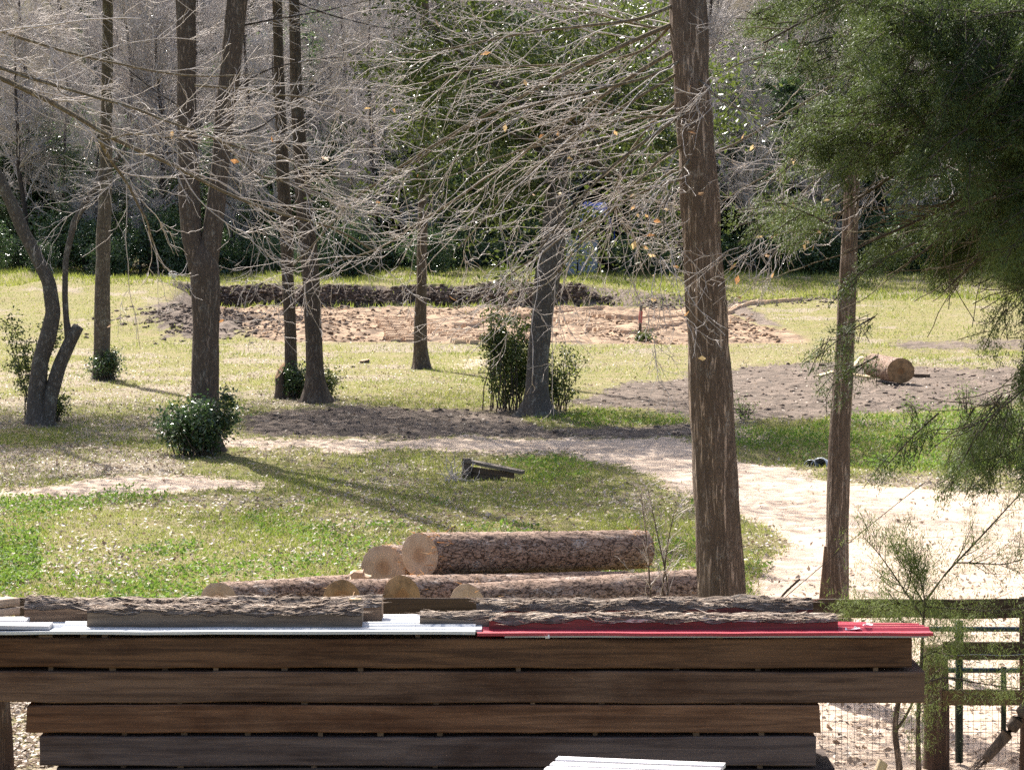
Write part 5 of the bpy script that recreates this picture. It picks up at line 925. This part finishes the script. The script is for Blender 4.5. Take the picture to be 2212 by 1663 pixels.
slab('short grey slab lying between the silver and red sheets', 905, 1062, 1324, 1355, YS + .16, .12, MT['slab_grey'], 7.1, fib=40, rough=.008)
slab('rear cedar slab with shaggy bark on the red sheet', 1028, 1762, 1299, 1353, YS + .32, .17, MT['slab_red_bounce'], 9.9)
slab('front cedar slab with shaggy bark on the red sheet', 1056, 1816, 1330, 1364, YS + .10, .17, MT['slab_red_bounce'], 12.3, rough=.013)
MT['white_board'] = wood('whitened_board', (.68, .66, .66), (.50, .48, .48), 0, 20)
for k, (u0, v0, u1, v1, y_, lab) in enumerate(((-140, 1350, 110, 1352, YS + .06, 'front whitened board lying on the silver sheet corner'), (-140, 1338, 60, 1340, YS + .22, 'rear whitened board beside the long grey slab'))): board('whitened_board', lab, P(u0, v0, y_), P(u1, v1, y_), .13, .022, MT['white_board'], 'board', 'whitened boards on the sheet', 16)
tb = P(14, 1306, YS + .55); 
for k, lab in enumerate(('upper tan board end above the whitened boards', 'lower tan board end above the whitened boards')): board('tan_board', lab, P(-200, 1322 + 17 * k, YS + .2), P(29, 1298 + 19 * k, YS + .75), .12, .045, wood('tan_board', (.40, .32, .25), (.26, .20, .15), 0), 'board', 'tan boards at the stack corner', 8)
for k, (u_, v_, s_, lab) in enumerate(((1845, 1358, .05, 'torn scrap of white paper nearer the front cedar slab'), (1874, 1353, .035, 'smaller folded white paper scrap on the red sheet'), (1183, 1379, .014, 'tiny white tag under the lip of the red sheet'), (768, 1297, .05, 'pale flat chip resting on the long grey slab'))):
    c = P(u_, v_, YS + (.10, .14, -.06, .36)[k]); g_ = np.random.default_rng(k); th = np.arange(9) * 2 * math.pi / 9; rr = s_ * (.6 + .5 * g_.random(9)); V = np.stack([c[0] + np.cos(th) * rr, c[1] + np.sin(th) * rr * .6, c[2] + .012 + .012 * g_.standard_normal(9) * (k != 3)], 1)
    V2 = V - [0, 0, .003 + .012 * (k == 3)]; q = np.stack([np.arange(9), np.arange(9) + 9, (np.arange(9) + 1) % 9 + 9, (np.arange(9) + 1) % 9], -1); tag(mesh(('paper_scrap', 'paper_scrap', 'paper_tag', 'wood_chip')[k], np.vstack([V, V2]), [np.arange(9)[None], np.arange(9)[::-1][None] + 9, q], MT['white'] if k < 3 else MT['lumber_pale'], None, False, origin=c), lab, ('paper', 'paper', 'tag', 'chip')[k])
# slatted bench in front
b0 = np.array(P(1208, 1632, 12.55)); b1 = np.array(P(1568, 1646, 12.35)); zt = (b0[2] + b1[2]) / 2; b0[2] = b1[2] = zt; xd = nrm((b1 - b0)[None])[0]; yd = np.array([xd[1], -xd[0], 0]); L = np.linalg.norm(b1 - b0)
b0 = np.array(P(1208, 1632, 12.55)); b1 = np.array(P(1568, 1646, 12.35)); be = thing('slatted_bench', 'white slatted bench top standing before the lumber stack', 'bench', (b0[0], b0[1], hz(b0[0], b0[1]))); MT['white_slat'] = wood('white_painted_slat', (.80, .78, .80), (.62, .60, .63), 0, 14)
for k in range(5):
    o_ = yd * (.045 + k * .118); sub(board('slat', '', b0 + o_ - [0, 0, .011], b1 + o_ - [0, 0, .011], .078, .022, MT['white_slat'], segs=10, wav=.0015), be)
for t in (.06, .94):
    p_ = b0 * (1 - t) + b1 * t; sub(board('crosspiece', '', p_ - [0, 0, .052], p_ + yd * .56 - [0, 0, .052], .05, .055, MT['white_slat'], segs=4), be)
    for q in (.05, .5): a = p_ + yd * q - [0, 0, .08]; e = a.copy(); e[2] = hz(a[0], a[1]); sub(board('leg', '', e + [0, 0, .0], a + [0, 0, 0], .05, .05, MT['white_slat'], segs=4), be)
